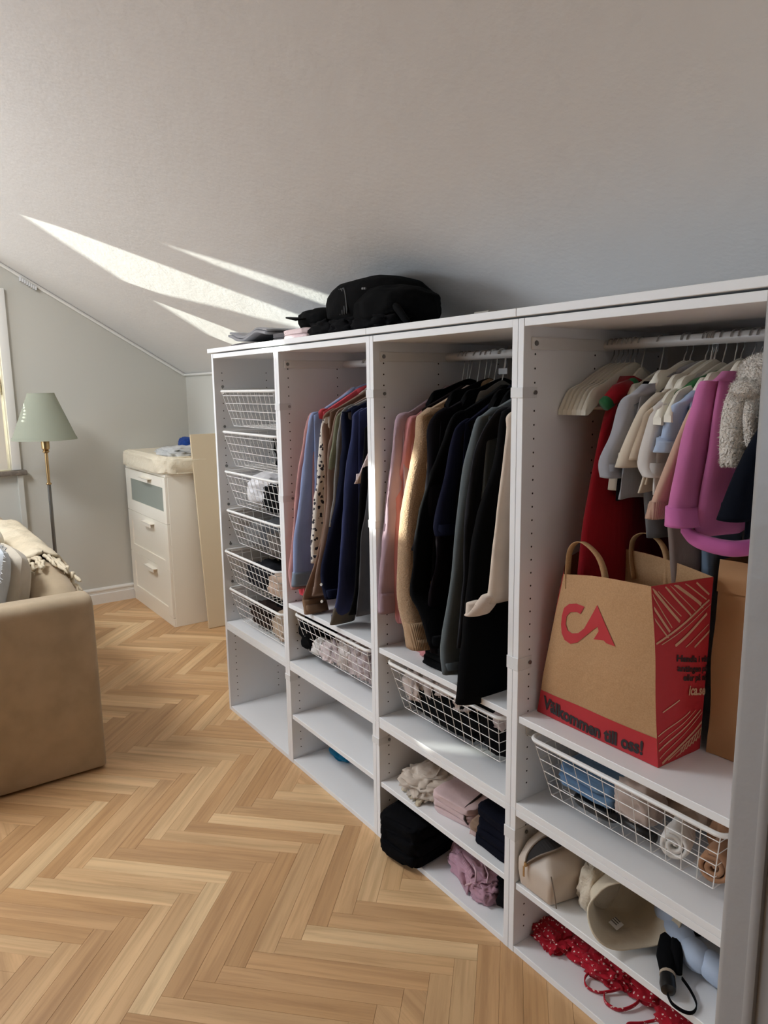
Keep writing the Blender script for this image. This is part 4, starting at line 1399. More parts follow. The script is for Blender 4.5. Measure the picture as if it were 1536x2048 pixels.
garment('dress', 'black long-sleeved dress with a puffed sleeve', 'dress', BLK, GP['u3_black2'], 0.062, 0.018, 0.70, 0.014, seed=26, taper=0.9)
garment('dress', 'black velvet dress with loose threads', 'dress', fab('plum_black', (24, 19, 23), fold=0.9), GP['u3_velvet'], 0.070, 0.014, 0.69, 0.012, seed=27, taper=1.0, crease=0.14)
garment('top', 'midnight navy short-sleeved top', 'top', fab('midnight', (22, 24, 42)), GP['u3_navy'], 0.062, 0.016, 0.90, 0.012, seed=28, taper=1.25)
garment('sweater', 'slate grey smooth sweater with long sleeve', 'sweater', fab('slate_grey', (92, 100, 104), fold=0.25), GP['u3_gray'], 0.060, 0.020, 0.80, 0.015, seed=29, crease=0.05, taper=1.0, collar=0.011)
garment('cardigan', 'charcoal knit between the slate sweater and the black coat', 'cardigan', CHR, GP['u3_char'], 0.055, 0.012, 0.75, 0.011, seed=30)
garment('coat', 'long black coat hanging down over the basket', 'coat', fab('black_wool', (9, 9, 11), fold=0.3), GP['u3_coat'], 0.095, 0.024, 0.68, 0.014, seed=31, crease=0.05, taper=1.25)
bs = garment('trench_coat', 'pale beige shirt jacket, rightmost on the rail with the dark coats', 'jacket', fab('pale_beige', (218, 202, 186), fold=0.5), GP['u3_beige'], 0.050, 0.012, 0.94, 0.008, seed=32, crease=0.07, taper=1.0, xr=1.755)
# its sleeve end is turned up and sticks out to the left
sl_ = [(1.722, -0.040, 0.945, 0.030, 0.014), (1.708, -0.058, 0.915, 0.032, 0.016), (1.690, -0.070, 0.893, 0.034, 0.018)]
sleeve_mesh(sl_, 5, 0.08, NV=10).build('turned_cuff', print_fab('beige_speckle', (214, 198, 184), (150, 128, 112), 120.0, 0.42), bs, smooth='all')
folds('folded_knitwear', 'black knitwear folded on the shelf under the dark coats', 'clothes', BLK, 1.385, 1.535, 0.035, 0.26, 0.6535, [0.020, 0.022, 0.024], 41)
cloth_lump('socks', 'rose pink striped cloth behind the cuff of the tan cardigan', 'clothes', fab('rose_stripe', (196, 132, 132)), (1.375, 0.11, 0.6535), (0.060, 0.045, 0.016), seed=14, amp=0.3)
for i, xx in enumerate((1.315, 1.40, 1.46, 1.58, 1.62, 1.68)):
    hanger(xx + 0.006, 1.459, 0.16, ['first', 'second', 'third', 'fourth', 'fifth', 'sixth'][i] + ' bare black hanger from the left among the dark coats', M['velvet'], 1.540, drop=0.05, group='bare black hangers among the dark coats')
wd = thing('price_tag', 'clear plastic size tag on a hook above the dark coats', 'tag', (1.485, 0.262, 1.49))
Geo().rbox(1.470, 1.505, 0.258, 0.261, 1.483, 1.500, 0.001, 1).build('tag_plate', plain('clear_tag', (160, 162, 164), 0.25), wd)
# two bare wooden-edged hanger ends beside the tan cardigan
for xx, lab in ((1.445, 'slim cream hanger showing beside the collar of the tan cardigan'), (1.478, 'slim grey hanger showing beside the black dress')):
    hanger(xx, 1.452, 0.10, lab, WHH if xx < 1.46 else plain('grey_hanger', (120, 118, 112), 0.5), 1.540, drop=0.045, thick=0.004, yc=0.265)

# -- fourth column: children's clothes on white hangers
R4 = 1.545
KW = dict(zn=1.482, rail=R4, hm=WHH)


def kid(name, label, cat, m, key, w, t, zh, **kw):
    a = dict(KW); a.update(kw)
    return garment(name, label, cat, m, GP[key], w, t, zh, a.pop('th', 0.012), hanger_label='white hanger carrying the ' + label.split(',')[0], **a)


for i in range(6):
    hanger(1.838 + 0.0135 * i, 1.486, 0.165, ['first', 'second', 'third', 'fourth', 'fifth', 'sixth'][i] + ' bare white plastic hanger from the left panel, in the bundle', WHH, R4, drop=0.085, thick=0.0052, flat=0.011, group='bundle of bare white hangers', twist=0.010)
# printed size marks on the bundle
g = Geo()
for r_ in range(3):
    for k in range(9):
        g.box(1.862 + 0.0135 * r_, 1.868 + 0.0135 * r_, 0.145 + k * 0.007, 0.149 + k * 0.007, 1.4375 + k * 0.0031, 1.4380 + k * 0.0031)
tag(g.build('hanger_sticker', plain('grey_print', (110, 106, 100), 0.7), None), 'dark printed size stickers across the bundle of white hangers', 'sticker')
RED = fab('deep_red_velvet', (150, 14, 28), fold=0.4)
red = kid('dress', 'red velvet dress with green and black trim, hanging behind the brown paper bag', 'dress', RED, 'u4_red', 0.045, 0.012, 0.86, seed=41, sleeve=False, hw_h=0.20, th=0.030, xr=1.925, zn=1.47)
Geo().tube([(1.955, 0.20, 1.447), (1.950, 0.165, 1.432), (1.945, 0.14, 1.414)], [0.016, 0.021, 0.016], 10).build('shoulder_strap', RED, red, smooth='all')
GRN = fab('green_ribbon', (44, 104, 62))
Geo().tube([(1.945, 0.145, 1.416), (1.940, 0.130, 1.405)], [0.017, 0.015], 10).build('strap_trim', GRN, red, smooth='all')
Geo().tube([(1.957, 0.215, 1.455), (1.956, 0.20, 1.447)], [0.012, 0.016], 10).build('strap_trim', GRN, red, smooth='all')
kid('bib', 'black children’s top with white trim beside the red dress', 'top', BLK, 'u4_black', 0.04, 0.012, 1.19, seed=42, sleeve=False, th=0.014, xr=1.975, zn=1.462, hw_h=0.13)
gm = kid('sweater', 'grey children’s sweater with a wide long sleeve', 'sweater', fab('grey_marl', (158, 158, 164), fold=0.35), 'u4_gray', 0.046, 0.022, 1.20, seed=43, taper=1.15, crease=0.06, collar=0.012)
kid('bodysuit', 'grey ribbed bodysuit dangling below the grey sweater', 'bodysuit', fab('dark_grey_rib', (112, 112, 114)), 'u4_cream2', 0.034, 0.012, 1.11, seed=44, sleeve=False, th=0.018, xr=2.035, hw_h=0.10)
kid('sweater', 'cream children’s sweater with flared sleeve', 'sweater', fab('cream_cotton', (206, 194, 176)), 'u4_cream', 0.042, 0.020, 1.22, seed=45, taper=1.35, crease=0.06)
kid('sweater', 'oatmeal children’s top tucked behind the white melange sweater', 'top', fab('oatmeal', (190, 174, 154)), 'u4_cream2', 0.036, 0.014, 1.24, seed=46, taper=1.35, crease=0.06)
cf = sleeve_mesh([(1.945, 0.150, 1.262, 0.026, 0.017), (1.940, 0.148, 1.238, 0.027, 0.018), (1.938, 0.146, 1.213, 0.027, 0.018)], 4, 0.05, NV=8)
cf.build('sleeve_end', fab('cream_rib', (210, 198, 180)), None, smooth='all', label='cream sleeve end hanging below the grey children’s sweater', cat='sleeve')
kid('sweater', 'white melange children’s sweater next to the green straps', 'sweater', fab('white_melange', (208, 204, 200), fold=0.6), 'u4_mel', 0.044, 0.020, 1.22, seed=47, taper=1.2, crease=0.08)
gt = thing('dungarees', 'green dungarees with shoulder straps over a white hanger', 'dungarees', (2.10, 0.28, 1.25))
Geo().tube([(2.150, 0.24, 1.468), (2.128, 0.19, 1.448), (2.108, 0.145, 1.420), (2.098, 0.125, 1.404)], [0.012, 0.014, 0.014, 0.012], 10).build('strap', fab('leaf_green', (56, 118, 66)), gt, smooth='all')
body_mesh(2.135, 1.455, 1.42, 1.25, 0.12, 0.12, 0.008, seed=3).build('bib', fab('leaf_green2', (50, 106, 62)), gt, smooth='all')
hanger(2.104, 1.474, 0.188, 'white hanger with rounded tip below the green strap', WHH, R4, drop=0.085, thick=0.0075, flat=0.013)
hanger(2.126, 1.476, 0.186, 'white hanger tip beside the pale blue blouse', WHH, R4, drop=0.082, thick=0.0065, flat=0.012)
bl = kid('blouse', 'pale blue children’s blouse with puffed sleeve', 'blouse', fab('baby_blue', (160, 176, 204), fold=0.7), 'u4_blue', 0.036, 0.018, 1.24, seed=48, taper=1.2, crease=0.11, cuff=0.022, cuff_m=fab('baby_blue_rib', (168, 184, 210)))
kid('cardigan', 'peach children’s cardigan with ribbed cuff left of the pink sweatshirt', 'cardigan', fab('peach_knit', (202, 166, 148)), 'u4_peach', 0.034, 0.013, 1.20, seed=49, crease=0.05, cuff=0.034, cuff_m=rib('peach_rib', (188, 152, 134), 600.0, 'Y', 0.6), taper=1.15)
PNK = fab('orchid_pink', (196, 112, 164), fold=0.35)
kid('sweatshirt', 'bright pink children’s sweatshirt', 'sweatshirt', PNK, 'u4_pink', 0.052, 0.022, 1.150, seed=50, crease=0.05, taper=1.25, cuff=0.036, cuff_m=fab('orchid_rib', (202, 112, 172), fold=0.2), th=0.030, xr=2.235, collar=0.011)
hem = Geo()
vs, fs = [], []
rows = catmull([(2.165, 0.105, 1.166), (2.20, 0.085, 1.150), (2.24, 0.08, 1.143), (2.285, 0.085, 1.142), (2.32, 0.11, 1.150)], 24)
n_ = 8
for (x_, y_, z_) in rows:
    vs += [(x_, y_ + 0.004, z_ + 0.016), (x_, y_ - 0.004, z_ + 0.010), (x_, y_ - 0.005, z_ - 0.012), (x_ , y_ + 0.003, z_ - 0.016)]
for i in range(len(rows) - 1):
    for k in range(3):
        a_ = i * 4 + k
        fs.append((a_, a_ + 1, a_ + 5, a_ + 4))
hem.add(vs, fs)
hem.build('hem_band', fab('orchid_hem', (188, 96, 156), fold=0.5), bpy.data.objects['sweatshirt'], smooth='all')
bpy.data.objects['hem_band'].modifiers.new('thickness', 'SOLIDIFY').thickness = 0.004
bpy.data.objects['hem_band'].matrix_parent_inverse = Matrix.Translation(-Vector(bpy.data.objects['sweatshirt'].location))


def fur(geo, seed, L=0.006):
    out = []
    for p in geo.v:
        v = Vector(p)
        out.append(v)
    return geo


FUR = plain('white_teddy_fur', (240, 234, 226), 0.95, bump=((210.0, 1.0, 0.012), (55.0, 0.7, 0.012)), sheen=0.5, var=(160.0, (228, 220, 210)))


def fur_spikes(geo, L, seed):
    """short tufts standing off the surface, joined into one mesh"""
    rnd = random.Random(seed)
    f = Geo()
    V = [Vector(p) for p in geo.v]
    for q in geo.f:
        if len(q) != 4 and len(q) != 3:
            continue
        a, b, c = V[q[0]], V[q[1]], V[q[2]]
        d = V[q[3]] if len(q) == 4 else c
        n = (b - a).cross(c - a)
        if n.length < 1e-10:
            continue
        ctr = sum((V[i] for i in q), Vector()) / len(q)
        n.normalize()
        for _ in range(2):
            u, w = rnd.random(), rnd.random()
            p = (a * (1 - u) + b * u) * (1 - w) + (d * (1 - u) + c * u) * w
            dirv = (n + Vector((rnd.uniform(-.5, .5), rnd.uniform(-.5, .5), rnd.uniform(-.9, .1)))).normalized()
            s = n.cross(Vector((rnd.random(), rnd.random(), rnd.random()))).normalized() * 0.0010
            f.add([p - s, p + s, p + dirv * L * rnd.uniform(0.7, 1.2)], [(0, 1, 2)])
    return f


fur_root = thing('fur_jacket', 'white fluffy children’s jacket with a hood ear, right of the pink sweatshirt', 'jacket', (2.30, 0.28, 1.20))
pieces = [('sleeve', sleeve_mesh([(2.272, 0.085, 1.452, 0.030, 0.018), (2.254, 0.066, 1.428, 0.036, 0.022), (2.250, 0.058, 1.368, 0.034, 0.022), (2.256, 0.052, 1.312, 0.030, 0.022), (2.264, 0.054, 1.300, 0.022, 0.017)], 3, 0.05, NT=24, NV=26)),
          ('body', body_mesh(2.305, 1.475, 1.43, 1.20, 0.19, 0.18, 0.016, seed=6)),
          ('hood', lump((2.312, 0.105, 1.462), (0.042, 0.052, 0.040), seed=5, amp=0.08, e=0.85, sub=4, flat=False, ridge=False)),
          ('hood_ear', lump((2.300, 0.060, 1.440), (0.026, 0.020, 0.017), seed=8, amp=0.06, e=0.9, sub=3, flat=False, ridge=False)),
          ('front_edge', sleeve_mesh([(2.292, 0.072, 1.43, 0.016, 0.012), (2.290, 0.066, 1.39, 0.018, 0.013), (2.296, 0.066, 1.35, 0.016, 0.012), (2.304, 0.07, 1.33, 0.012, 0.009)], 7, 0.08, NT=14, NV=14))]
for nm, ge in pieces:
    sp = fur_spikes(ge, 0.0055, 3) if nm != 'body' else None
    o = ge.build(nm, FUR, fur_root, smooth='all')
    if sp:
        sp.build('fur_tufts', FUR, o, kind='stuff', fix=False)
hanger(2.305, 1.480, 0.14, 'white hanger carrying the white fluffy children’s jacket', WHH, R4, drop=0.04)
kid('sweater', 'dark navy children’s sweater in front of the fluffy jacket', 'sweater', fab('dark_navy', (13, 17, 27), fold=0.3), 'u4_navy', 0.038, 0.020, 1.17, seed=52, crease=0.04, taper=1.5, xr=2.345, th=0.014)
kid('trousers', 'beige children’s trousers hanging down into the paper bag', 'trousers', fab('mushroom', (142, 124, 116)), 'u4_cream2', 0.03, 0.010, 0.985, seed=53, sleeve=False, th=0.026, xr=2.095, zn=1.46, hw_h=0.07, lean=0.0)
kid('tights', 'blue-grey children’s tights beside the beige trousers', 'tights', fab('steel_blue', (88, 104, 122)), 'u4_blue', 0.03, 0.010, 1.00, seed=54, sleeve=False, th=0.020, xr=2.150, zn=1.46, hw_h=0.055, lean=0.0)
for i in range(3):
    hanger(2.205 + 0.034 * i, 1.486, 0.13, ['left', 'middle', 'right'][i] + ' one of three bare white plastic hangers above the pink sweatshirt', WHH, R4, drop=0.05, thick=0.006, group='bare white hangers above the pink sweatshirt')

# ------------------------------------------------------------------ printed paper carrier bag
ZS = 0.6535
BZ0, BH = ZS + 0.0005, 0.395
bag = thing('paper_bag', 'brown paper carrier bag with red print and paper handles on the shelf', 'paper bag', (2.0, 0.13, ZS))


def lerp(a, b, t):
    return a + (b - a) * t


def bag_front(u, v):
    x = lerp(lerp(1.828, 2.170, u), lerp(1.897, 2.150, u), v)
    y = lerp(0.060, lerp(0.062, 0.036, u), v) - 0.010 * math.sin(PI * u) * math.sin(PI * min(1, v * 1.05)) + 0.009 * noise.noise(Vector((u * 2.6, v * 2.6, 1.3))) * min(1, v * 4)
    z = BZ0 + BH * v * lerp(0.92, 1.0, u) + 0.006 * math.sin(PI * u) * v - (0.010 * math.sin(PI * u) if v == 0 else 0) * 0
    return Vector((x, y, z))


def bag_side(s, v):
    a, b = bag_front(1, v), Vector((lerp(2.174, 2.186, v), lerp(0.206, 0.196, v), BZ0 + BH * v * 1.0))
    p = a.lerp(b, s)
    p.x += 0.010 * math.sin(PI * s) * math.sin(PI * v) + 0.002 * noise.noise(Vector((s * 3, v * 4, 7)))
    return p


def bag_left(s, v):
    a, b = bag_front(0, v), Vector((lerp(1.832, 1.868, v), lerp(0.208, 0.215, v), BZ0 + BH * v * 1.03))
    p = a.lerp(b, s)
    p.x -= 0.034 * math.sin(PI * s) * math.sin(PI * v * 0.62)
    return p


def bag_back(u, v):
    a, b = bag_left(1, v), bag_side(1, v)
    p = a.lerp(b, u)
    p.y += 0.012 * math.sin(PI * u) * math.sin(PI * v)
    p.z += 0.012 * math.sin(PI * u) * v
    return p


def patch(fn, nu, nv, u0=0, u1=1, v0=0, v1=1, off=None):
    vs, fs = [], []
    for i in range(nu + 1):
        for j in range(nv + 1):
            p = fn(lerp(u0, u1, i / nu), lerp(v0, v1, j / nv))
            vs.append(p + (off if off else Vector()))
    for i in range(nu):
        for j in range(nv):
            a = i * (nv + 1) + j
            fs.append((a, a + nv + 1, a + nv + 2, a + 1))
    return Geo().add(vs, fs)


KR, RI, BI = M['kraft'], M['red_ink'], M['black_ink']
front = patch(bag_front, 20, 24).build('front_panel', KR, bag, smooth='all')
side = patch(bag_side, 12, 24).build('side_panel', RI, bag, smooth='all')
patch(bag_left, 12, 24).build('side_panel', RI, bag, smooth='all')
patch(bag_back, 16, 20).build('back_panel', KR, bag, smooth='all')
Geo().add([bag_front(0, 0), bag_front(1, 0), bag_side(1, 0), bag_left(1, 0)], [(0, 1, 2, 3)]).build('bag_bottom', KR, bag)
# inner faces are bare paper
patch(lambda s, v: bag_side(s, v) + Vector((-0.0016, 0, 0)), 8, 12, v0=0.5).build('bare_lining', KR, bag, smooth='all')
patch(lambda s, v: bag_left(s, v) + Vector((0.0016, 0, 0)), 8, 12, v0=0.5).build('bare_lining', KR, bag, smooth='all')
FO = Vector((0, -0.0014, 0))
SO = Vector((0.0014, 0, 0))
patch(bag_front, 20, 5, v0=0.0, v1=0.168, off=FO * 0.6).build('red_band', RI, front, smooth='all')


def front_at(X, Z):
    v = (Z - BZ0) / BH
    for _ in range(8):
        xl, xr = lerp(1.828, 1.897, v), lerp(2.170, 2.150, v)
        u = (X - xl) / (xr - xl)
        v = (Z - BZ0 - 0.006 * math.sin(PI * max(0, min(1, u))) * v) / (BH * lerp(0.92, 1.0, u))
    return bag_front(u, v)


def side_at(Y, Z):
    v = (Z - BZ0) / BH
    y0, y1 = lerp(0.058, 0.005, v), lerp(0.208, 0.197, v)
    s = (Y - y0) / (y1 - y0)
    return s, v


# the logo letters
logo = [(1.97, 0.959), (1.945, 0.96), (1.922, 0.953), (1.907, 0.94), (1.902, 0.92), (1.901, 0.898), (1.905, 0.878), (1.915, 0.865), (1.933, 0.861), (1.953, 0.87), (1.972, 0.888), (1.996, 0.911), (2.011, 0.924), (2.015, 0.915), (2.001, 0.892), (2.03, 0.898), (2.037, 0.894), (2.062, 0.894), (2.008, 0.973), (1.99, 0.94), (1.972, 0.909), (1.955, 0.893), (1.937, 0.887), (1.923, 0.89), (1.915, 0.904), (1.917, 0.923), (1.929, 0.936), (1.948, 0.941), (1.959, 0.939)]
tri = tessellate_polygon([[Vector((p[0], p[1], 0)) for p in logo]])
bm = bmesh.new()
bv = [bm.verts.new((p[0], p[1], 0)) for p in logo]
for t in tri:
    try:
        bm.faces.new([bv[i] for i in t])
    except ValueError:
        pass
bmesh.ops.subdivide_edges(bm, edges=list(bm.edges), cuts=3, use_grid_fill=True)
bmesh.ops.triangulate(bm, faces=list(bm.faces))
for v in bm.verts:
    v.co = front_at(v.co.x, v.co.y) + FO
Geo().bm(bm).build('logo_letters', RI, front)


def text_geo(body, size, fn, shear=0.0, offset=0.0):
    """lettering turned into a mesh and laid on a surface by fn(x, y)"""
    cu = bpy.data.curves.new('lettering', 'FONT')
    cu.body = body
    cu.size = size
    cu.shear = shear
    cu.offset = offset
    cu.resolution_u = 3
    o = bpy.data.objects.new('lettering', cu)
    COL.objects.link(o)
    dg = bpy.context.evaluated_depsgraph_get()
    me = bpy.data.meshes.new_from_object(o.evaluated_get(dg))
    gg = Geo()
    w = max((v.co.x for v in me.vertices), default=1)
    gg.add([fn(v.co.x, v.co.y, w) for v in me.vertices], [tuple(p.vertices) for p in me.polygons])
    bpy.data.objects.remove(o)
    bpy.data.curves.remove(cu)
    bpy.data.meshes.remove(me)
    return gg


def slogan(x, y, w):
    X = 1.850 + (2.135 - 1.850) * x / w
    k = (X - 1.850) / 0.285
    base = 0.6730 - 0.010 * math.sin(PI * k) - 0.004 * k
    return front_at(X, base + y * 1.35) + FO * 1.6


text_geo('Välkommen till oss!', 0.034, slogan, 0.12, 0.0012).build('black_lettering', BI, front, fix=False)


def side_text(y0, y1, z0, z1):
    def fn(x, y, w):
        t = x / w
        s, v = side_at(lerp(y0, y1, t), lerp(z0, z1, t) + y)
        return bag_side(s, v) + SO * 1.3
    return fn


for body, y0, y1, z0, z1, sz, m in (('Handla i vår', 0.080, 0.204, 0.884, 0.860, 0.020, BI), ('antingen på', 0.086, 0.204, 0.862, 0.838, 0.020, BI),
                                    ('eller på nä', 0.107, 0.204, 0.838, 0.818, 0.020, BI), ('ica.se', 0.132, 0.204, 0.801, 0.784, 0.031, M['tan_ink'])):
    text_geo(body, sz, side_text(y0, y1, z0, z1), 0, 0.0006 if sz < 0.03 else 0.001).build('side_lettering', m, side, fix=False)
# bare stripes in the red print
stripes = [((0.006, 1.046), (0.089, 0.966), .0030), ((0.007, 1.033), (0.066, 0.956), .0012), ((0.014, 0.982), (0.056, 0.936), .0016), ((0.073, 1.047), (0.161, 0.994), .0034),
           ((0.024, 0.926), (0.189, 1.0), .0022), ((0.039, 0.923), (0.197, 0.991), .0010), ((0.075, 0.917), (0.183, 0.971), .0030), ((0.106, 1.045), (0.179, 1.002), .0014),
           ((0.106, 0.91), (0.192, 0.946), .0012), ((0.138, 0.905), (0.200, 0.931), .0024), ((0.049, 0.725), (0.146, 0.76), .0014), ((0.055, 0.692), (0.192, 0.751), .0020),
           ((0.060, 0.674), (0.200, 0.743), .0012), ((0.07, 0.660), (0.204, 0.72), .0030), ((0.117, 0.662), (0.204, 0.690), .0012), ((0.060, 0.775), (0.104, 0.795), .0014),
           ((0.088, 1.041), (0.168, 0.985), .0010), ((0.024, 1.037), (0.094, 0.977), .0010), ((0.012, 1.005), (0.060, 0.948), .0026), ((0.045, 1.045), (0.125, 0.975), .0022),
           ((0.060, 1.046), (0.140, 0.982), .0010), ((0.055, 0.708), (0.170, 0.757), .0010), ((0.090, 0.662), (0.203, 0.706), .0016), ((0.142, 1.043), (0.187, 1.012), .0022)]
for k in range(7):   # the cross-hatched corner at the bottom
    stripes.append(((0.130 + 0.011 * k, 0.664 + 0.003 * k), (0.140 + 0.011 * k, 0.684 + 0.004 * k), .0022))
for (a, b, hw_) in stripes:
    gg = Geo()
    vs, fs = [], []
    N = 8
    dy, dz = b[0] - a[0], b[1] - a[1]
    L = math.hypot(dy, dz)
    ny, nz = -dz / L * hw_, dy / L * hw_
    for i in range(N + 1):
        t = i / N
        for sg in (-1, 1):
            s, v = side_at(lerp(a[0], b[0], t) + sg * ny, lerp(a[1], b[1], t) + sg * nz)
            s, v = max(0.01, min(0.99, s)), max(0.005, min(0.99, v))
            vs.append(bag_side(s, v) + SO)
    for i in range(N):
        fs.append((2 * i, 2 * i + 1, 2 * i + 3, 2 * i + 2))
    gg.add(vs, fs).build('bare_stripe', M['tan_ink'], side, fix=False)
for k in range(7):   # the same print on the far side gusset
    v0 = 0.55 + 0.06 * k
    patch(lambda s, v: bag_left(s, v) + Vector((-0.0014, -0.0006, 0)), 6, 1, 0.05, 0.95, v0, v0 + 0.010).build('bare_stripe', M['tan_ink'], bag)


def paper_handle(pts, wdt, name, parent, nrm=(1, 0, 0)):
    P = catmull(pts, 28)
    vs, fs = [], []
    for i, p in enumerate(P):
        a, b = Vector(P[max(i - 1, 0)]), Vector(P[min(i + 1, 28)])
        t = (b - a).normalized()
        d = Vector((0, 1, 0)).lerp(Vector((0.9, 0.35, 0)), i / 28)
        for sg in (-1, 1):
            vs.append(Vector(p) + d * wdt * sg)
    for i in range(28):
        fs.append((2 * i, 2 * i + 1, 2 * i + 3, 2 * i + 2))
    o = Geo().add(vs, fs).build(name, KR, parent, smooth='all')
    s = o.modifiers.new('thickness', 'SOLIDIFY'); s.thickness = 0.0012
    return o


paper_handle([(1.906, 0.068, 0.985), (1.906, 0.066, 1.025), (1.925, 0.052, 1.085), (1.962, 0.045, 1.108), (2.003, 0.050, 1.082), (2.016, 0.060, 1.035), (2.010, 0.066, 0.99)], 0.0085, 'handle', bag)
paper_handle([(1.985, 0.205, 1.00), (1.975, 0.205, 1.06), (1.985, 0.20, 1.10), (2.02, 0.195, 1.118), (2.055, 0.20, 1.10), (2.07, 0.205, 1.06), (2.07, 0.207, 1.0)], 0.0085, 'handle', bag)

# second, plain paper bag behind it
bag2 = thing('paper_bag', 'plain brown paper bag behind the red printed one, beside the door casing', 'paper bag', (2.28, 0.31, ZS))
KR2 = plain('kraft_paper_plain', (172, 128, 86), 0.75, bump=((6.0, 0.7, 0.03), (40.0, 0.3, 0.004)))


def b2(x0, x1, y0, y1):
    def q(a, b):
        def fn(u, v):
            p = Vector(a).lerp(Vector(b), u)
            tz = ZS + 0.0005 + 0.43 * v
            return Vector((p.x + 0.006 * noise.noise(Vector((u * 3, v * 3, p.x * 9))), p.y + 0.010 * noise.noise(Vector((u * 3 + 5, v * 3, p.y * 9))) + 0.012 * v, tz))
        return fn
    return q


q = b2(0, 0, 0, 0)
cn = [(2.190, 0.205, 0), (2.375, 0.215, 0), (2.375, 0.44, 0), (2.190, 0.44, 0)]
for i, nm in enumerate(('front_panel', 'side_panel', 'back_panel', 'side_panel')):
    patch(q(cn[i], cn[(i + 1) % 4]), 10, 16).build(nm, KR2, bag2, smooth='all')
Geo().add([(c[0], c[1], ZS + 0.0006) for c in cn], [(0, 1, 2, 3)]).build('bag_bottom', KR2, bag2)
fl2 = patch(q(cn[0], cn[1]), 10, 5, v0=0.84, v1=1.0, off=Vector((0, -0.005, 0.002)))
fl2.build('folded_rim', KR2, bag2, smooth='all')
mk = Geo()
rnd = random.Random(3)
for k in range(7):
    z = 0.75 + 0.028 * k
    mk.add([(2.262 + rnd.uniform(0, .004), 0.1985, z), (2.270 + rnd.uniform(0, .004), 0.1985, z + 0.004), (2.268 + rnd.uniform(0, .004), 0.1985, z + 0.016), (2.261, 0.1985, z + 0.012)], [(0, 1, 2, 3)])
mk.build('red_marks', RI, bag2, fix=False)

# ------------------------------------------------------------------ on the low shelves
cloth_lump('cloth', 'small bright teal cloth on the bottom of the low frame with the bare shelf', 'cloth', fab('teal', (20, 116, 158)), (0.715, 0.19, 0.0185), (0.070, 0.060, 0.024), seed=5, amp=0.25)
# third column, middle shelf
zf = 0.2015
BEI = fab('pale_beige_jersey', (204, 190, 176), fold=0.9)
bt = thing('ruched_top', 'pale beige ruched top thrown on the shelf beside the folded pink trousers', 'top', (1.33, 0.11, zf))
lump((1.345, 0.115, zf), (0.085, 0.095, 0.036), seed=3.3, amp=0.24, freq=2.3, e=0.8, sub=5).build('body', BEI, bt, smooth='all')
lump((1.275, 0.10, zf), (0.040, 0.050, 0.016), seed=6.1, amp=0.25, freq=2.0, e=0.8).build('sleeve', BEI, bt, smooth='all')
lump((1.40, 0.12, zf + 0.012), (0.050, 0.090, 0.026), seed=9.1, amp=0.25, freq=2.2, e=0.8).build('sleeve', BEI, bt, smooth='all')
g = Geo()
vs, fs = [], []
for i in range(61):
    s = i / 60
    x = 1.290 + 0.115 * s
    yw = 0.022 + 0.009 * math.sin(i * 1.15) + 0.02 * (1 - s)
    for j, (dy, dz) in enumerate(((0.035, 0.028), (0.016, 0.017), (0.0, 0.006 + 0.005 * math.sin(i * 0.9)), (-0.006, 0.0005))):
        vs.append((x + 0.004 * math.sin(i * 0.9 + j), yw + dy, zf + dz))
for i in range(60):
    for j in range(3):
        a = i * 4 + j
        fs.append((a, a + 1, a + 5, a + 4))
o = g.add(vs, fs).build('ruffle', fab('cream_lace', (214, 200, 176), fold=0.8), bt, smooth='all')
sm = o.modifiers.new('thickness', 'SOLIDIFY'); sm.thickness = 0.0015
g = Geo()
g.tube([(1.305, 0.10, zf + 0.052), (1.330, 0.070, zf + 0.060), (1.352, 0.055, zf + 0.048), (1.368, 0.048, zf + 0.030)], 0.0040, 6)
g.tube([(1.340, 0.16, zf + 0.060), (1.375, 0.120, zf + 0.070), (1.385, 0.085, zf + 0.052)], 0.0035, 6)
g.tube([(1.272, 0.14, zf + 0.040), (1.285, 0.10, zf + 0.046), (1.300, 0.075, zf + 0.040)], 0.0035, 6)
g.build('strap', BEI, bt, smooth='all')
PKT = fab('pale_pink_cotton', (212, 186, 186), fold=0.5)
pt = folds('folded_trousers', 'pale pink folded trousers beside the beige ruched top', 'trousers', PKT, 1.412, 1.578, 0.045, 0.30, zf, [0.018, 0.020, 0.020], 61, rot=0.12, amp=0.05)
Geo().tube([(1.573, 0.062, zf + 0.010), (1.571, 0.050, zf + 0.030), (1.560, 0.060, zf + 0.055), (1.545, 0.14, zf + 0.064), (1.525, 0.25, zf + 0.064)], 0.0035, 6).build('dark_zip', plain('zip_brown', (48, 34, 32), 0.6), pt, smooth='all')
folds('folded_garment', 'brown and pink folded garment between the pink trousers and the navy pile', 'clothes', fab('mocha', (150, 122, 102)), 1.578, 1.625, 0.045, 0.29, zf, [0.022, 0.024], 64, rot=0.10, amp=0.08, mats=[fab('rose_fold', (206, 176, 170)), fab('mocha2', (150, 122, 102))])
folds('folded_knitwear', 'dark navy folded knitwear on the shelf at the right of the pink trousers', 'clothes', NVY, 1.628, 1.778, 0.030, 0.30, zf, [0.030, 0.026, 0.030, 0.026], 66)
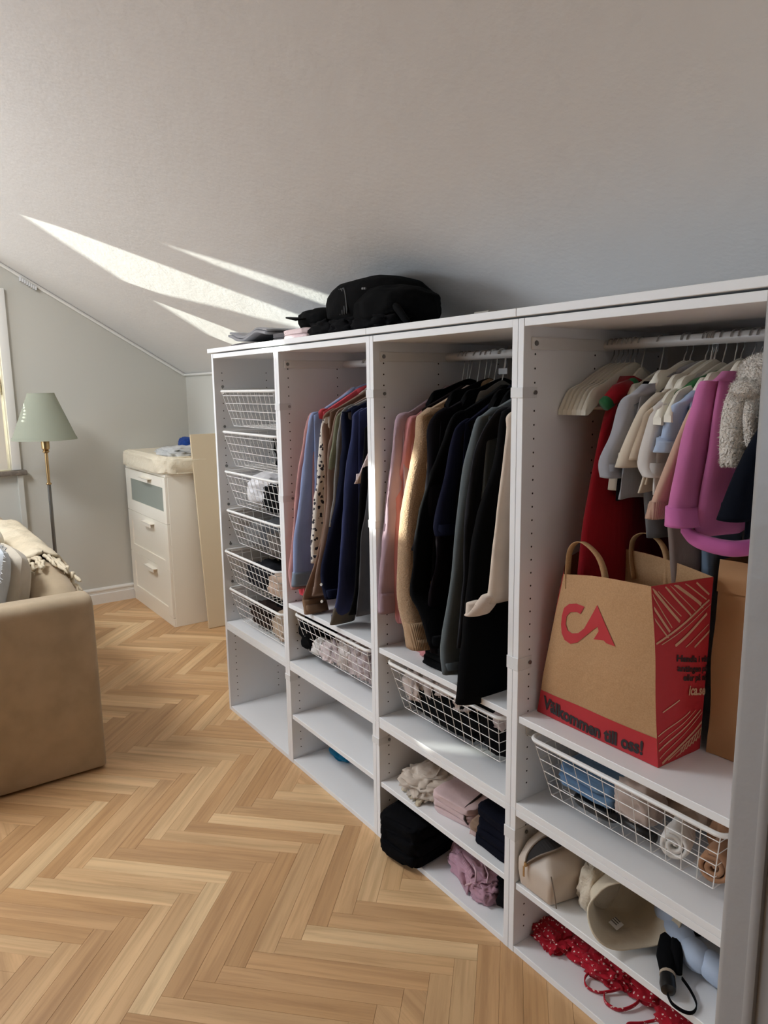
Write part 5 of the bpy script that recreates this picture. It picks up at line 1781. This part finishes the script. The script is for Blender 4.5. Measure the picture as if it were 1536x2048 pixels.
# third column, bottom
zf = 0.0185
JB = fab('black_denim', (11, 11, 14), fold=0.5)
jn = thing('folded_jeans', 'black folded jeans sticking out over the floor from the bottom board', 'jeans', (1.34, 0.06, zf))
for i, (h, dx) in enumerate(((0.040, 0), (0.042, 0.004), (0.040, -0.003))):
    lump((1.335 + dx, 0.085, zf + [0, 0.040, 0.078][i]), (0.088, 0.128 - 0.004 * i, h * 0.66), seed=70 + i, amp=0.10, freq=2.2, e=0.36, sub=4, tilt=0.16).build('fold', JB, jn, smooth='all')
SH = fab('mauve_pink_cotton', (190, 150, 164), fold=0.8, second=(172, 132, 148))
st = thing('shorts', 'mauve pink shorts with a gathered waistband on the bottom board', 'shorts', (1.55, 0.09, zf))
lump((1.565, 0.110, zf), (0.105, 0.062, 0.034), seed=4.4, amp=0.35, freq=2.2, e=0.75, sub=5, tilt=-0.25).build('body', SH, st, smooth='all')
lump((1.640, 0.072, zf), (0.042, 0.040, 0.026), seed=8.4, amp=0.35, freq=2.0, e=0.8).build('leg', SH, st, smooth='all')
g = Geo()
vs, fs = [], []
N = 70
for i in range(N + 1):
    s = i / N
    cx, cy = 1.455 + 0.150 * s, 0.105 - 0.060 * s
    gat = 0.0030 * math.sin(i * 1.9)
    for j in range(7):
        a = PI * (-0.10 + 1.0 * j / 6)
        vs.append((cx + gat * 0.6, cy - 0.012 + 0.030 * (j / 6) - gat * 0.3, zf + 0.002 + (0.052 + gat) * math.sin(PI * 0.5 * min(1, j / 4)) - (0.004 * (j - 4) if j > 4 else 0)))
for i in range(N):
    for j in range(6):
        a = i * 7 + j
        fs.append((a, a + 1, a + 8, a + 7))
o = g.add(vs, fs).build('waistband', SH, st, smooth='all')
sm = o.modifiers.new('thickness', 'SOLIDIFY'); sm.thickness = 0.004
g = Geo()
g.tube([(1.58, 0.075, zf + 0.066), (1.615, 0.055, zf + 0.072), (1.625, 0.045, zf + 0.050), (1.600, 0.028, zf + 0.030)], 0.0028, 6)
g.tube([(1.60, 0.10, zf + 0.070), (1.64, 0.08, zf + 0.066), (1.655, 0.06, zf + 0.056)], 0.0028, 6)
g.build('drawstring', fab('pink_cord', (206, 172, 182)), st, smooth='all')
cloth_lump('garment', 'black garment at the right back of the bottom board behind the mauve shorts', 'clothes', BLK, (1.715, 0.17, zf), (0.058, 0.11, 0.050), seed=15, amp=0.25)

# fourth column, low shelf: toiletry bag, hat, umbrella, padded headband
zf = 0.1995
LEA = plain('cream_leatherette', (200, 186, 172), 0.45, bump=((10.0, 0.3, 0.012), (500.0, 0.15, 0.0006)))
tb = thing('toiletry_bag', 'cream toiletry bag with open zip and gold puller on the low shelf', 'bag', (1.89, 0.09, zf))
bm = bmesh.new()
lo = [(1.828, 0.008), (1.934, 0.006), (1.952, 0.085), (1.95, 0.20), (1.826, 0.20)]
mid = [(1.822, 0.004), (1.940, -0.002), (1.958, 0.085), (1.955, 0.205), (1.822, 0.205)]
hi = [(1.830, 0.030), (1.900, 0.028), (1.938, 0.085), (1.935, 0.185), (1.830, 0.185)]
top = [(1.845, 0.060), (1.885, 0.060), (1.912, 0.10), (1.91, 0.155), (1.845, 0.155)]
vs, fs = [], []
for ring, z in ((lo, zf), (mid, zf + 0.045), (mid, zf + 0.075), (hi, zf + 0.118), (top, zf + 0.140)):
    vs += [(x, y, z) for x, y in ring]
for r_ in range(4):
    for k in range(5):
        l = (k + 1) % 5
        fs.append((r_ * 5 + k, r_ * 5 + l, (r_ + 1) * 5 + l, (r_ + 1) * 5 + k))
fs += [(4, 3, 2, 1, 0), (20, 21, 22, 23, 24)]
o = Geo().add(vs, fs).build('bag_body', LEA, tb, smooth=True)
bv_ = o.modifiers.new('soft_edges', 'BEVEL'); bv_.width = 0.010; bv_.segments = 3; bv_.limit_method = 'ANGLE'; bv_.angle_limit = math.radians(18)
DK = plain('dark_bag_lining', (26, 20, 18), 0.8)
zp = catmull([(1.858, 0.003, zf + 0.078), (1.856, 0.010, zf + 0.098), (1.862, 0.028, zf + 0.122), (1.876, 0.050, zf + 0.142), (1.90, 0.075, zf + 0.150)], 20)
zq = catmull([(1.860, 0.003, zf + 0.078), (1.872, 0.006, zf + 0.092), (1.892, 0.018, zf + 0.112), (1.915, 0.045, zf + 0.128), (1.930, 0.080, zf + 0.140)], 20)
vs, fs = [], []
for a, b in zip(zp, zq):
    vs += [a, b]
for i in range(20):
    fs.append((2 * i, 2 * i + 1, 2 * i + 3, 2 * i + 2))
op = Geo().add(vs, fs).build('zip_opening', DK, tb)
op.location = (-0.0005, -0.003, 0.001)
ZM_ = plain('zip_tape', (120, 104, 90), 0.5)
Geo().tube([(p[0] - 0.0005, p[1] - 0.004, p[2] + 0.001) for p in zp], 0.0028, 6).build('zip', ZM_, tb, smooth='all')
Geo().tube([(p[0] - 0.0005, p[1] - 0.004, p[2] + 0.001) for p in zq], 0.0028, 6).build('zip', ZM_, tb, smooth='all')
g = Geo()
g.rbox(1.8555, 1.8625, -0.006, 0.002, zf + 0.072, zf + 0.084, 0.0015, 2)
g.rbox(1.8545, 1.8605, -0.0085, -0.0065, zf + 0.045, zf + 0.074, 0.0012, 2)
g.build('zip_puller', M['brass'], tb, smooth=True)
Geo().tube([(1.948, 0.012, zf + 0.004), (1.947, 0.004, zf + 0.05), (1.935, 0.005, zf + 0.085)], 0.0014, 5).build('seam', plain('seam_dark', (120, 104, 92), 0.7), tb)

HATM = fab('cream_wool_felt', (214, 202, 180), fold=0.45, weave=0.5)
ht = thing('bucket_hat', 'cream bucket hat lying on its side, label showing inside', 'hat', (2.06, 0.10, zf))
prof = catmull([(0.004, -0.080), (0.050, -0.076), (0.066, -0.050), (0.070, -0.005), (0.074, 0.030), (0.084, 0.058), (0.092, 0.074)], 24)
ax = Vector((0.62, -0.50, 0.22)).normalized()
sx_ = Vector((0, 0, 1)).cross(ax).normalized()
sy_ = ax.cross(sx_)
vs, fs = [], []
NT = 56
for i, (r, h) in enumerate(prof):
    for k in range(NT):
        a = 2 * PI * k / NT
        rr = r * (1 + 0.06 * math.sin(2 * a + 0.6) + 0.10 * noise.noise(Vector((math.cos(a) * 1.5, math.sin(a) * 1.5, h * 12))))
        p = Vector((2.080, 0.100, 0.268)) + sx_ * (rr * math.cos(a) * 1.05) + sy_ * (rr * math.sin(a) * 0.86) + ax * (h + 0.012 * math.cos(3 * a + 1) * max(0, h) / 0.078)
        p.z = max(p.z, zf + 0.0022)
        p.z = min(p.z, 0.380)
        vs.append(p)
for i in range(len(prof) - 1):
    for k in range(NT):
        l = (k + 1) % NT
        fs.append((i * NT + k, i * NT + l, (i + 1) * NT + l, (i + 1) * NT + k))
o = Geo().add(vs, fs).build('hat_body', HATM, ht, smooth='all')
sm = o.modifiers.new('thickness', 'SOLIDIFY'); sm.thickness = 0.0035; sm.offset = 0
rim_i = [vs[(len(prof) - 1) * NT + k] for k in range(NT)]
Geo().tube(rim_i, 0.0026, 6, closed=True).build('brim_binding', HATM, ht, smooth='all')
lb = Geo()
lb.add([(2.068, 0.052, 0.2225), (2.096, 0.046, 0.2225), (2.100, 0.066, 0.2300), (2.072, 0.072, 0.2300)], [(0, 1, 2, 3)])
lab_o = lb.build('care_label', plain('label_cloth', (226, 224, 220), 0.7), ht, fix=False)
lab_o.location = (0.0, 0.0, 0.004)
lb = Geo()
for k in range(3):
    lb.add([(2.072 + 0.001 * k, 0.056 + 0.005 * k, 0.2285 + 0.0018 * k), (2.090 + 0.001 * k, 0.052 + 0.005 * k, 0.2285 + 0.0018 * k), (2.0905 + 0.001 * k, 0.0545 + 0.005 * k, 0.2295 + 0.0018 * k), (2.0725 + 0.001 * k, 0.0585 + 0.005 * k, 0.2295 + 0.0018 * k)], [(0, 1, 2, 3)])
lb.build('label_print', plain('label_grey', (110, 108, 106), 0.8), lab_o, fix=False)
cloth_lump('fleece', 'cream fleece bunched between the toiletry bag and the bucket hat', 'clothes', plain('cream_fleece', (216, 204, 184), 0.95, bump=((150.0, 0.7, 0.006), (20.0, 0.4, 0.01)), sheen=0.3), (1.992, 0.118, zf), (0.034, 0.062, 0.066), seed=17, amp=0.22, freq=1.6, e=0.7)

BBL = fab('powder_blue_plush', (186, 200, 222), fold=0.3)
hbnd = thing('padded_headband', 'powder blue padded braid lying behind the umbrella', 'headband', (2.22, 0.12, zf))
for i, (x, y, z, r, s) in enumerate(((2.160, 0.150, 0.262, 0.030, 1.5), (2.198, 0.128, 0.246, 0.031, 1.5), (2.245, 0.112, 0.238, 0.031, 1.5), (2.292, 0.110, 0.236, 0.030, 1.5), (2.335, 0.120, 0.236, 0.029, 1.5))):
    lump((x, y, z), (r * s, r * 0.95, r), seed=i + 2, amp=0.05, e=0.95, sub=3, flat=False, ridge=False, tilt=-0.35).build('padded_link', BBL, hbnd, smooth='all')
um = thing('umbrella', 'black folded umbrella with a wrist strap at the edge of the low shelf', 'umbrella', (2.22, 0.06, zf))
UB = fab('umbrella_black', (12, 12, 15), fold=0.5)
Geo().tube([(2.165, 0.170, zf + 0.030), (2.185, 0.120, zf + 0.029), (2.212, 0.068, zf + 0.024), (2.232, 0.038, zf + 0.019)], [0.018, 0.026, 0.024, 0.016], 12).build('folded_canopy', UB, um, smooth='all')
Geo().tube([(2.190, 0.130, zf + 0.050), (2.222, 0.082, zf + 0.044), (2.250, 0.052, zf + 0.022)], [0.010, 0.014, 0.006], 8).build('canopy_flap', UB, um, smooth='all')
Geo().tube([(2.2325, 0.037, zf + 0.0185), (2.2365, 0.031, zf + 0.0180)], [0.0165, 0.0165], 14).build('ring', plain('beige_ring', (176, 160, 142), 0.4), um, smooth=True)
Geo().tube([(2.2365, 0.031, zf + 0.0180), (2.249, 0.013, zf + 0.0175), (2.257, 0.003, zf + 0.0165), (2.260, -0.001, zf + 0.016)], [0.0155, 0.0165, 0.0150, 0.008], 14).build('grip', PLB, um, smooth=True)
lp = catmull([(2.256, 0.000, zf + 0.012), (2.275, -0.010, zf + 0.006), (2.300, -0.006, zf + 0.004), (2.311, 0.008, zf + 0.004), (2.304, 0.030, zf + 0.005), (2.280, 0.046, zf + 0.010), (2.256, 0.052, zf + 0.018)], 26)
vs, fs = [], []
for i, p in enumerate(lp):
    vs += [Vector(p) + Vector((0, 0, -0.0036)), Vector(p) + Vector((0, 0, 0.0040))]
for i in range(26):
    fs.append((2 * i, 2 * i + 1, 2 * i + 3, 2 * i + 2))
o = Geo().add(vs, fs).build('wrist_strap', UB, um, smooth='all')
sm = o.modifiers.new('thickness', 'SOLIDIFY'); sm.thickness = 0.0022; sm.offset = 0
cloth_lump('garment', 'black garment at the back of the low shelf behind the bucket hat', 'clothes', BLK, (2.155, 0.27, zf), (0.075, 0.075, 0.075), seed=19, amp=0.2)

# fourth column, bottom: red floral strap top
zf = 0.0185
RF = print_fab('red_ditsy_print', (172, 24, 42), (236, 206, 200), 90.0, 0.56)
rt = thing('strap_top', 'red floral top with thin straps lying on the bottom board', 'top', (2.0, 0.10, zf))
lump((1.870, 0.105, zf), (0.055, 0.048, 0.022), seed=31, amp=0.45, freq=2.0, e=0.8, sub=5).build('gathered_cup', RF, rt, smooth='all')
lump((1.945, 0.118, zf), (0.050, 0.036, 0.022), seed=32, amp=0.45, freq=2.2, e=0.8, sub=4).build('gathered_cup', RF, rt, smooth='all')
lump((2.025, 0.122, zf), (0.062, 0.040, 0.026), seed=33, amp=0.40, freq=2.2, e=0.8, sub=5, tilt=0.15).build('body', RF, rt, smooth='all')
lump((2.110, 0.150, zf), (0.060, 0.040, 0.024), seed=34, amp=0.35, freq=2.0, e=0.8, sub=4).build('body', RF, rt, smooth='all')
lump((2.205, 0.130, zf), (0.045, 0.040, 0.020), seed=36, amp=0.35, freq=2.0, e=0.8, sub=4).build('body', RF, rt, smooth='all')


def strap(pts, w, name='strap'):
    P = catmull(pts, 24)
    vs, fs = [], []
    for i, p in enumerate(P):
        vs += [Vector(p) + Vector((0, 0, -w * 0.5)), Vector(p) + Vector((0.001, -0.002, w * 0.5))]
    for i in range(24):
        fs.append((2 * i, 2 * i + 1, 2 * i + 3, 2 * i + 2))
    o = Geo().add(vs, fs).build(name, RF, rt, smooth='all')
    s = o.modifiers.new('thickness', 'SOLIDIFY'); s.thickness = 0.0030; s.offset = 0


strap([(2.000, 0.090, zf + 0.014), (2.000, 0.064, zf + 0.008), (2.018, 0.046, zf + 0.006), (2.044, 0.052, zf + 0.006), (2.060, 0.072, zf + 0.008), (2.075, 0.100, zf + 0.012)], 0.008)
strap([(2.056, 0.066, zf + 0.006), (2.066, 0.052, zf + 0.006), (2.082, 0.044, zf + 0.006), (2.108, 0.054, zf + 0.006), (2.122, 0.088, zf + 0.010), (2.120, 0.125, zf + 0.014)], 0.010)
strap([(2.180, 0.100, zf + 0.012), (2.160, 0.066, zf + 0.006), (2.142, 0.040, zf + 0.005), (2.150, 0.030, zf + 0.005), (2.176, 0.045, zf + 0.006), (2.200, 0.080, zf + 0.010)], 0.008)

# ------------------------------------------------------------------ on top of the wardrobe
zt = 1.6225
GJ = fab('washed_grey_denim', (150, 148, 150), fold=0.3)
GJ2 = fab('dark_grey_denim', (92, 88, 90), fold=0.3)
jt = thing('folded_jeans', 'grey folded jeans on the far end of the top board', 'jeans', (0.25, 0.20, zt))


def wavy_sheet(x0, x1, y0, y1, zfun, th, name, m, parent, nx=34, ny=8):
    vs, fs = [], []
    for i in range(nx + 1):
        for j in range(ny + 1):
            s, t = i / nx, j / ny
            vs.append((lerp(x0, x1, s), lerp(y0, y1, t), zfun(s, t)))
    for i in range(nx):
        for j in range(ny):
            a = i * (ny + 1) + j
            fs.append((a, a + ny + 1, a + ny + 2, a + 1))
    o = Geo().add(vs, fs).build(name, m, parent, smooth='all')
    sm = o.modifiers.new('thickness', 'SOLIDIFY'); sm.thickness = th; sm.offset = 1
    return o


def zwave(base, amp):
    def fn(s, t):
        c = catmull([(0.052,), (0.036,), (0.022,), (0.018,), (0.026,), (0.042,), (0.052,), (0.046,), (0.036,)], 40)
        return zt + base + amp * c[min(40, int(s * 40))][0]
    return fn


wavy_sheet(0.080, 0.430, 0.060, 0.36, lambda s, t: zt + 0.001 + 0.004 * math.sin(s * 5), 0.011, 'fold', GJ2, jt)
wavy_sheet(0.075, 0.425, 0.050, 0.36, zwave(0.006, 0.75), 0.009, 'fold', GJ, jt)
wavy_sheet(0.078, 0.425, 0.056, 0.36, zwave(0.018, 0.75), 0.008, 'fold', GJ, jt)
folds('folded_trousers', 'dark grey folded trousers between the grey jeans and the pink floral cloth', 'trousers', GJ2, 0.430, 0.660, 0.060, 0.34, zt, [0.016, 0.018], 92, amp=0.05)
PF = print_fab('pink_floral_print', (226, 204, 204), (72, 62, 70), 34.0, 0.36, fold=0.8)
folds('folded_cloth', 'pale pink floral cloth folded under the black cap', 'cloth', PF, 0.600, 0.775, 0.030, 0.26, zt, [0.016, 0.018], 94, amp=0.07)
cap = thing('cap', 'black peaked cap on the folded pink cloth', 'cap', (0.66, 0.14, zt + 0.035))
CB = fab('cap_black', (14, 14, 15), fold=0.35)
vs, fs = [], []
for i in range(25):
    for j in range(9):
        s, t = i / 24, j / 8
        a = PI * (0.5 + 1.0 * (s - 0.5))
        r = 0.075 + 0.095 * t
        x = 0.705 - r * math.sin(a) * 1.20 + 0.02
        y = 0.150 + r * math.cos(a) * 0.78
        z = zt + 0.068 - 0.030 * t * (abs(s - 0.5) * 2) ** 2 + 0.004 * (1 - t) + 0.022 * t
        vs.append((x, y, z))
for i in range(24):
    for j in range(8):
        a = i * 9 + j
        fs.append((a, a + 9, a + 10, a + 1))
o = Geo().add(vs, fs).build('peak', CB, cap, smooth='all')
sm = o.modifiers.new('thickness', 'SOLIDIFY'); sm.thickness = 0.004; sm.offset = 0
lump((0.705, 0.150, zt + 0.034), (0.105, 0.090, 0.042), seed=6, amp=0.12, e=0.85, sub=4).build('crown', CB, cap, smooth='all')
BP = fab('black_backpack_cloth', (11, 11, 12), fold=0.45)
bp = thing('backpack', 'big black soft bag heaped on top of the wardrobe', 'bag', (1.03, 0.19, zt))
lump((0.985, 0.190, zt + 0.020), (0.200, 0.160, 0.092), seed=7.7, amp=0.05, freq=1.2, e=0.86, sub=5).build('bag_body', BP, bp, smooth='all')
lump((1.130, 0.150, zt + 0.010), (0.150, 0.120, 0.072), seed=9.9, amp=0.07, freq=1.4, e=0.85, sub=5).build('front_pocket', BP, bp, smooth='all')
for k in range(4):
    arc = []
    for i in range(15):
        a = PI * (0.02 + 0.62 * i / 14)
        arc.append((0.955 + 0.016 * k + 0.035 * math.cos(a), 0.045 - 0.010 * math.cos(a) - 0.002 * k, zt + 0.050 + 0.085 * math.sin(a)))
    Geo().tube(arc, 0.0032, 6).build('piping', plain('bag_piping', (34, 34, 36), 0.6), bp, smooth='all')
Geo().tube([(1.215, 0.075, zt + 0.075), (1.262, 0.060, zt + 0.050), (1.300, 0.055, zt + 0.020), (1.325, 0.055, zt + 0.004)], [0.010, 0.011, 0.010, 0.006], 8).build('strap', BP, bp, smooth='all')
g = Geo()
g.rbox(1.118, 1.126, 0.030, 0.036, zt + 0.118, zt + 0.124, 0.001, 1)
g.rbox(1.130, 1.136, 0.030, 0.036, zt + 0.117, zt + 0.123, 0.001, 1)
g.build('small_badge', plain('badge_grey', (120, 120, 122), 0.5), bp)
for (x, y, z, a, b, c, sd, wl) in ((0.86, 0.085, 0, 0.105, 0.055, 0.030, 41, 'leftmost'), (1.00, 0.075, 0, 0.10, 0.05, 0.028, 42, 'middle'), (1.15, 0.080, 0, 0.115, 0.055, 0.026, 43, 'rightmost')):
    cloth_lump('garment', 'black crumpled garment under the big black bag, ' + wl + ' of three', 'clothes', cm('black3', (15, 14, 16)), (x, y, zt + z), (a, b, c), seed=sd, amp=0.40, freq=2.2, e=0.75)
for (x0, x1, lab) in ((1.606, 1.660, 'thin dark-edged leaflet lying on the top board, left one of the pair'), (1.650, 1.712, 'thin grey leaflet lying on the top board, right one of the pair')):
    tag(Geo().rbox(x0, x1, 0.04, 0.16, zt + 0.0002, zt + (0.010 if x0 < 1.63 else 0.007), 0.002, 1).build('leaflet', plain('leaflet', (150, 146, 138) if x0 < 1.63 else (96, 92, 88), 0.5), None), lab, 'leaflet')
tag(Geo().rbox(1.80, 1.845, 0.04, 0.15, zt + 0.0002, zt + 0.006, 0.002, 1).build('leaflet', plain('leaflet_pale', (170, 166, 160), 0.5), None), 'pale leaflet lying on the top board above the children’s clothes', 'leaflet')

# parents' origins were set after building in world space: keep every part where it was modelled
bpy.context.view_layer.update()
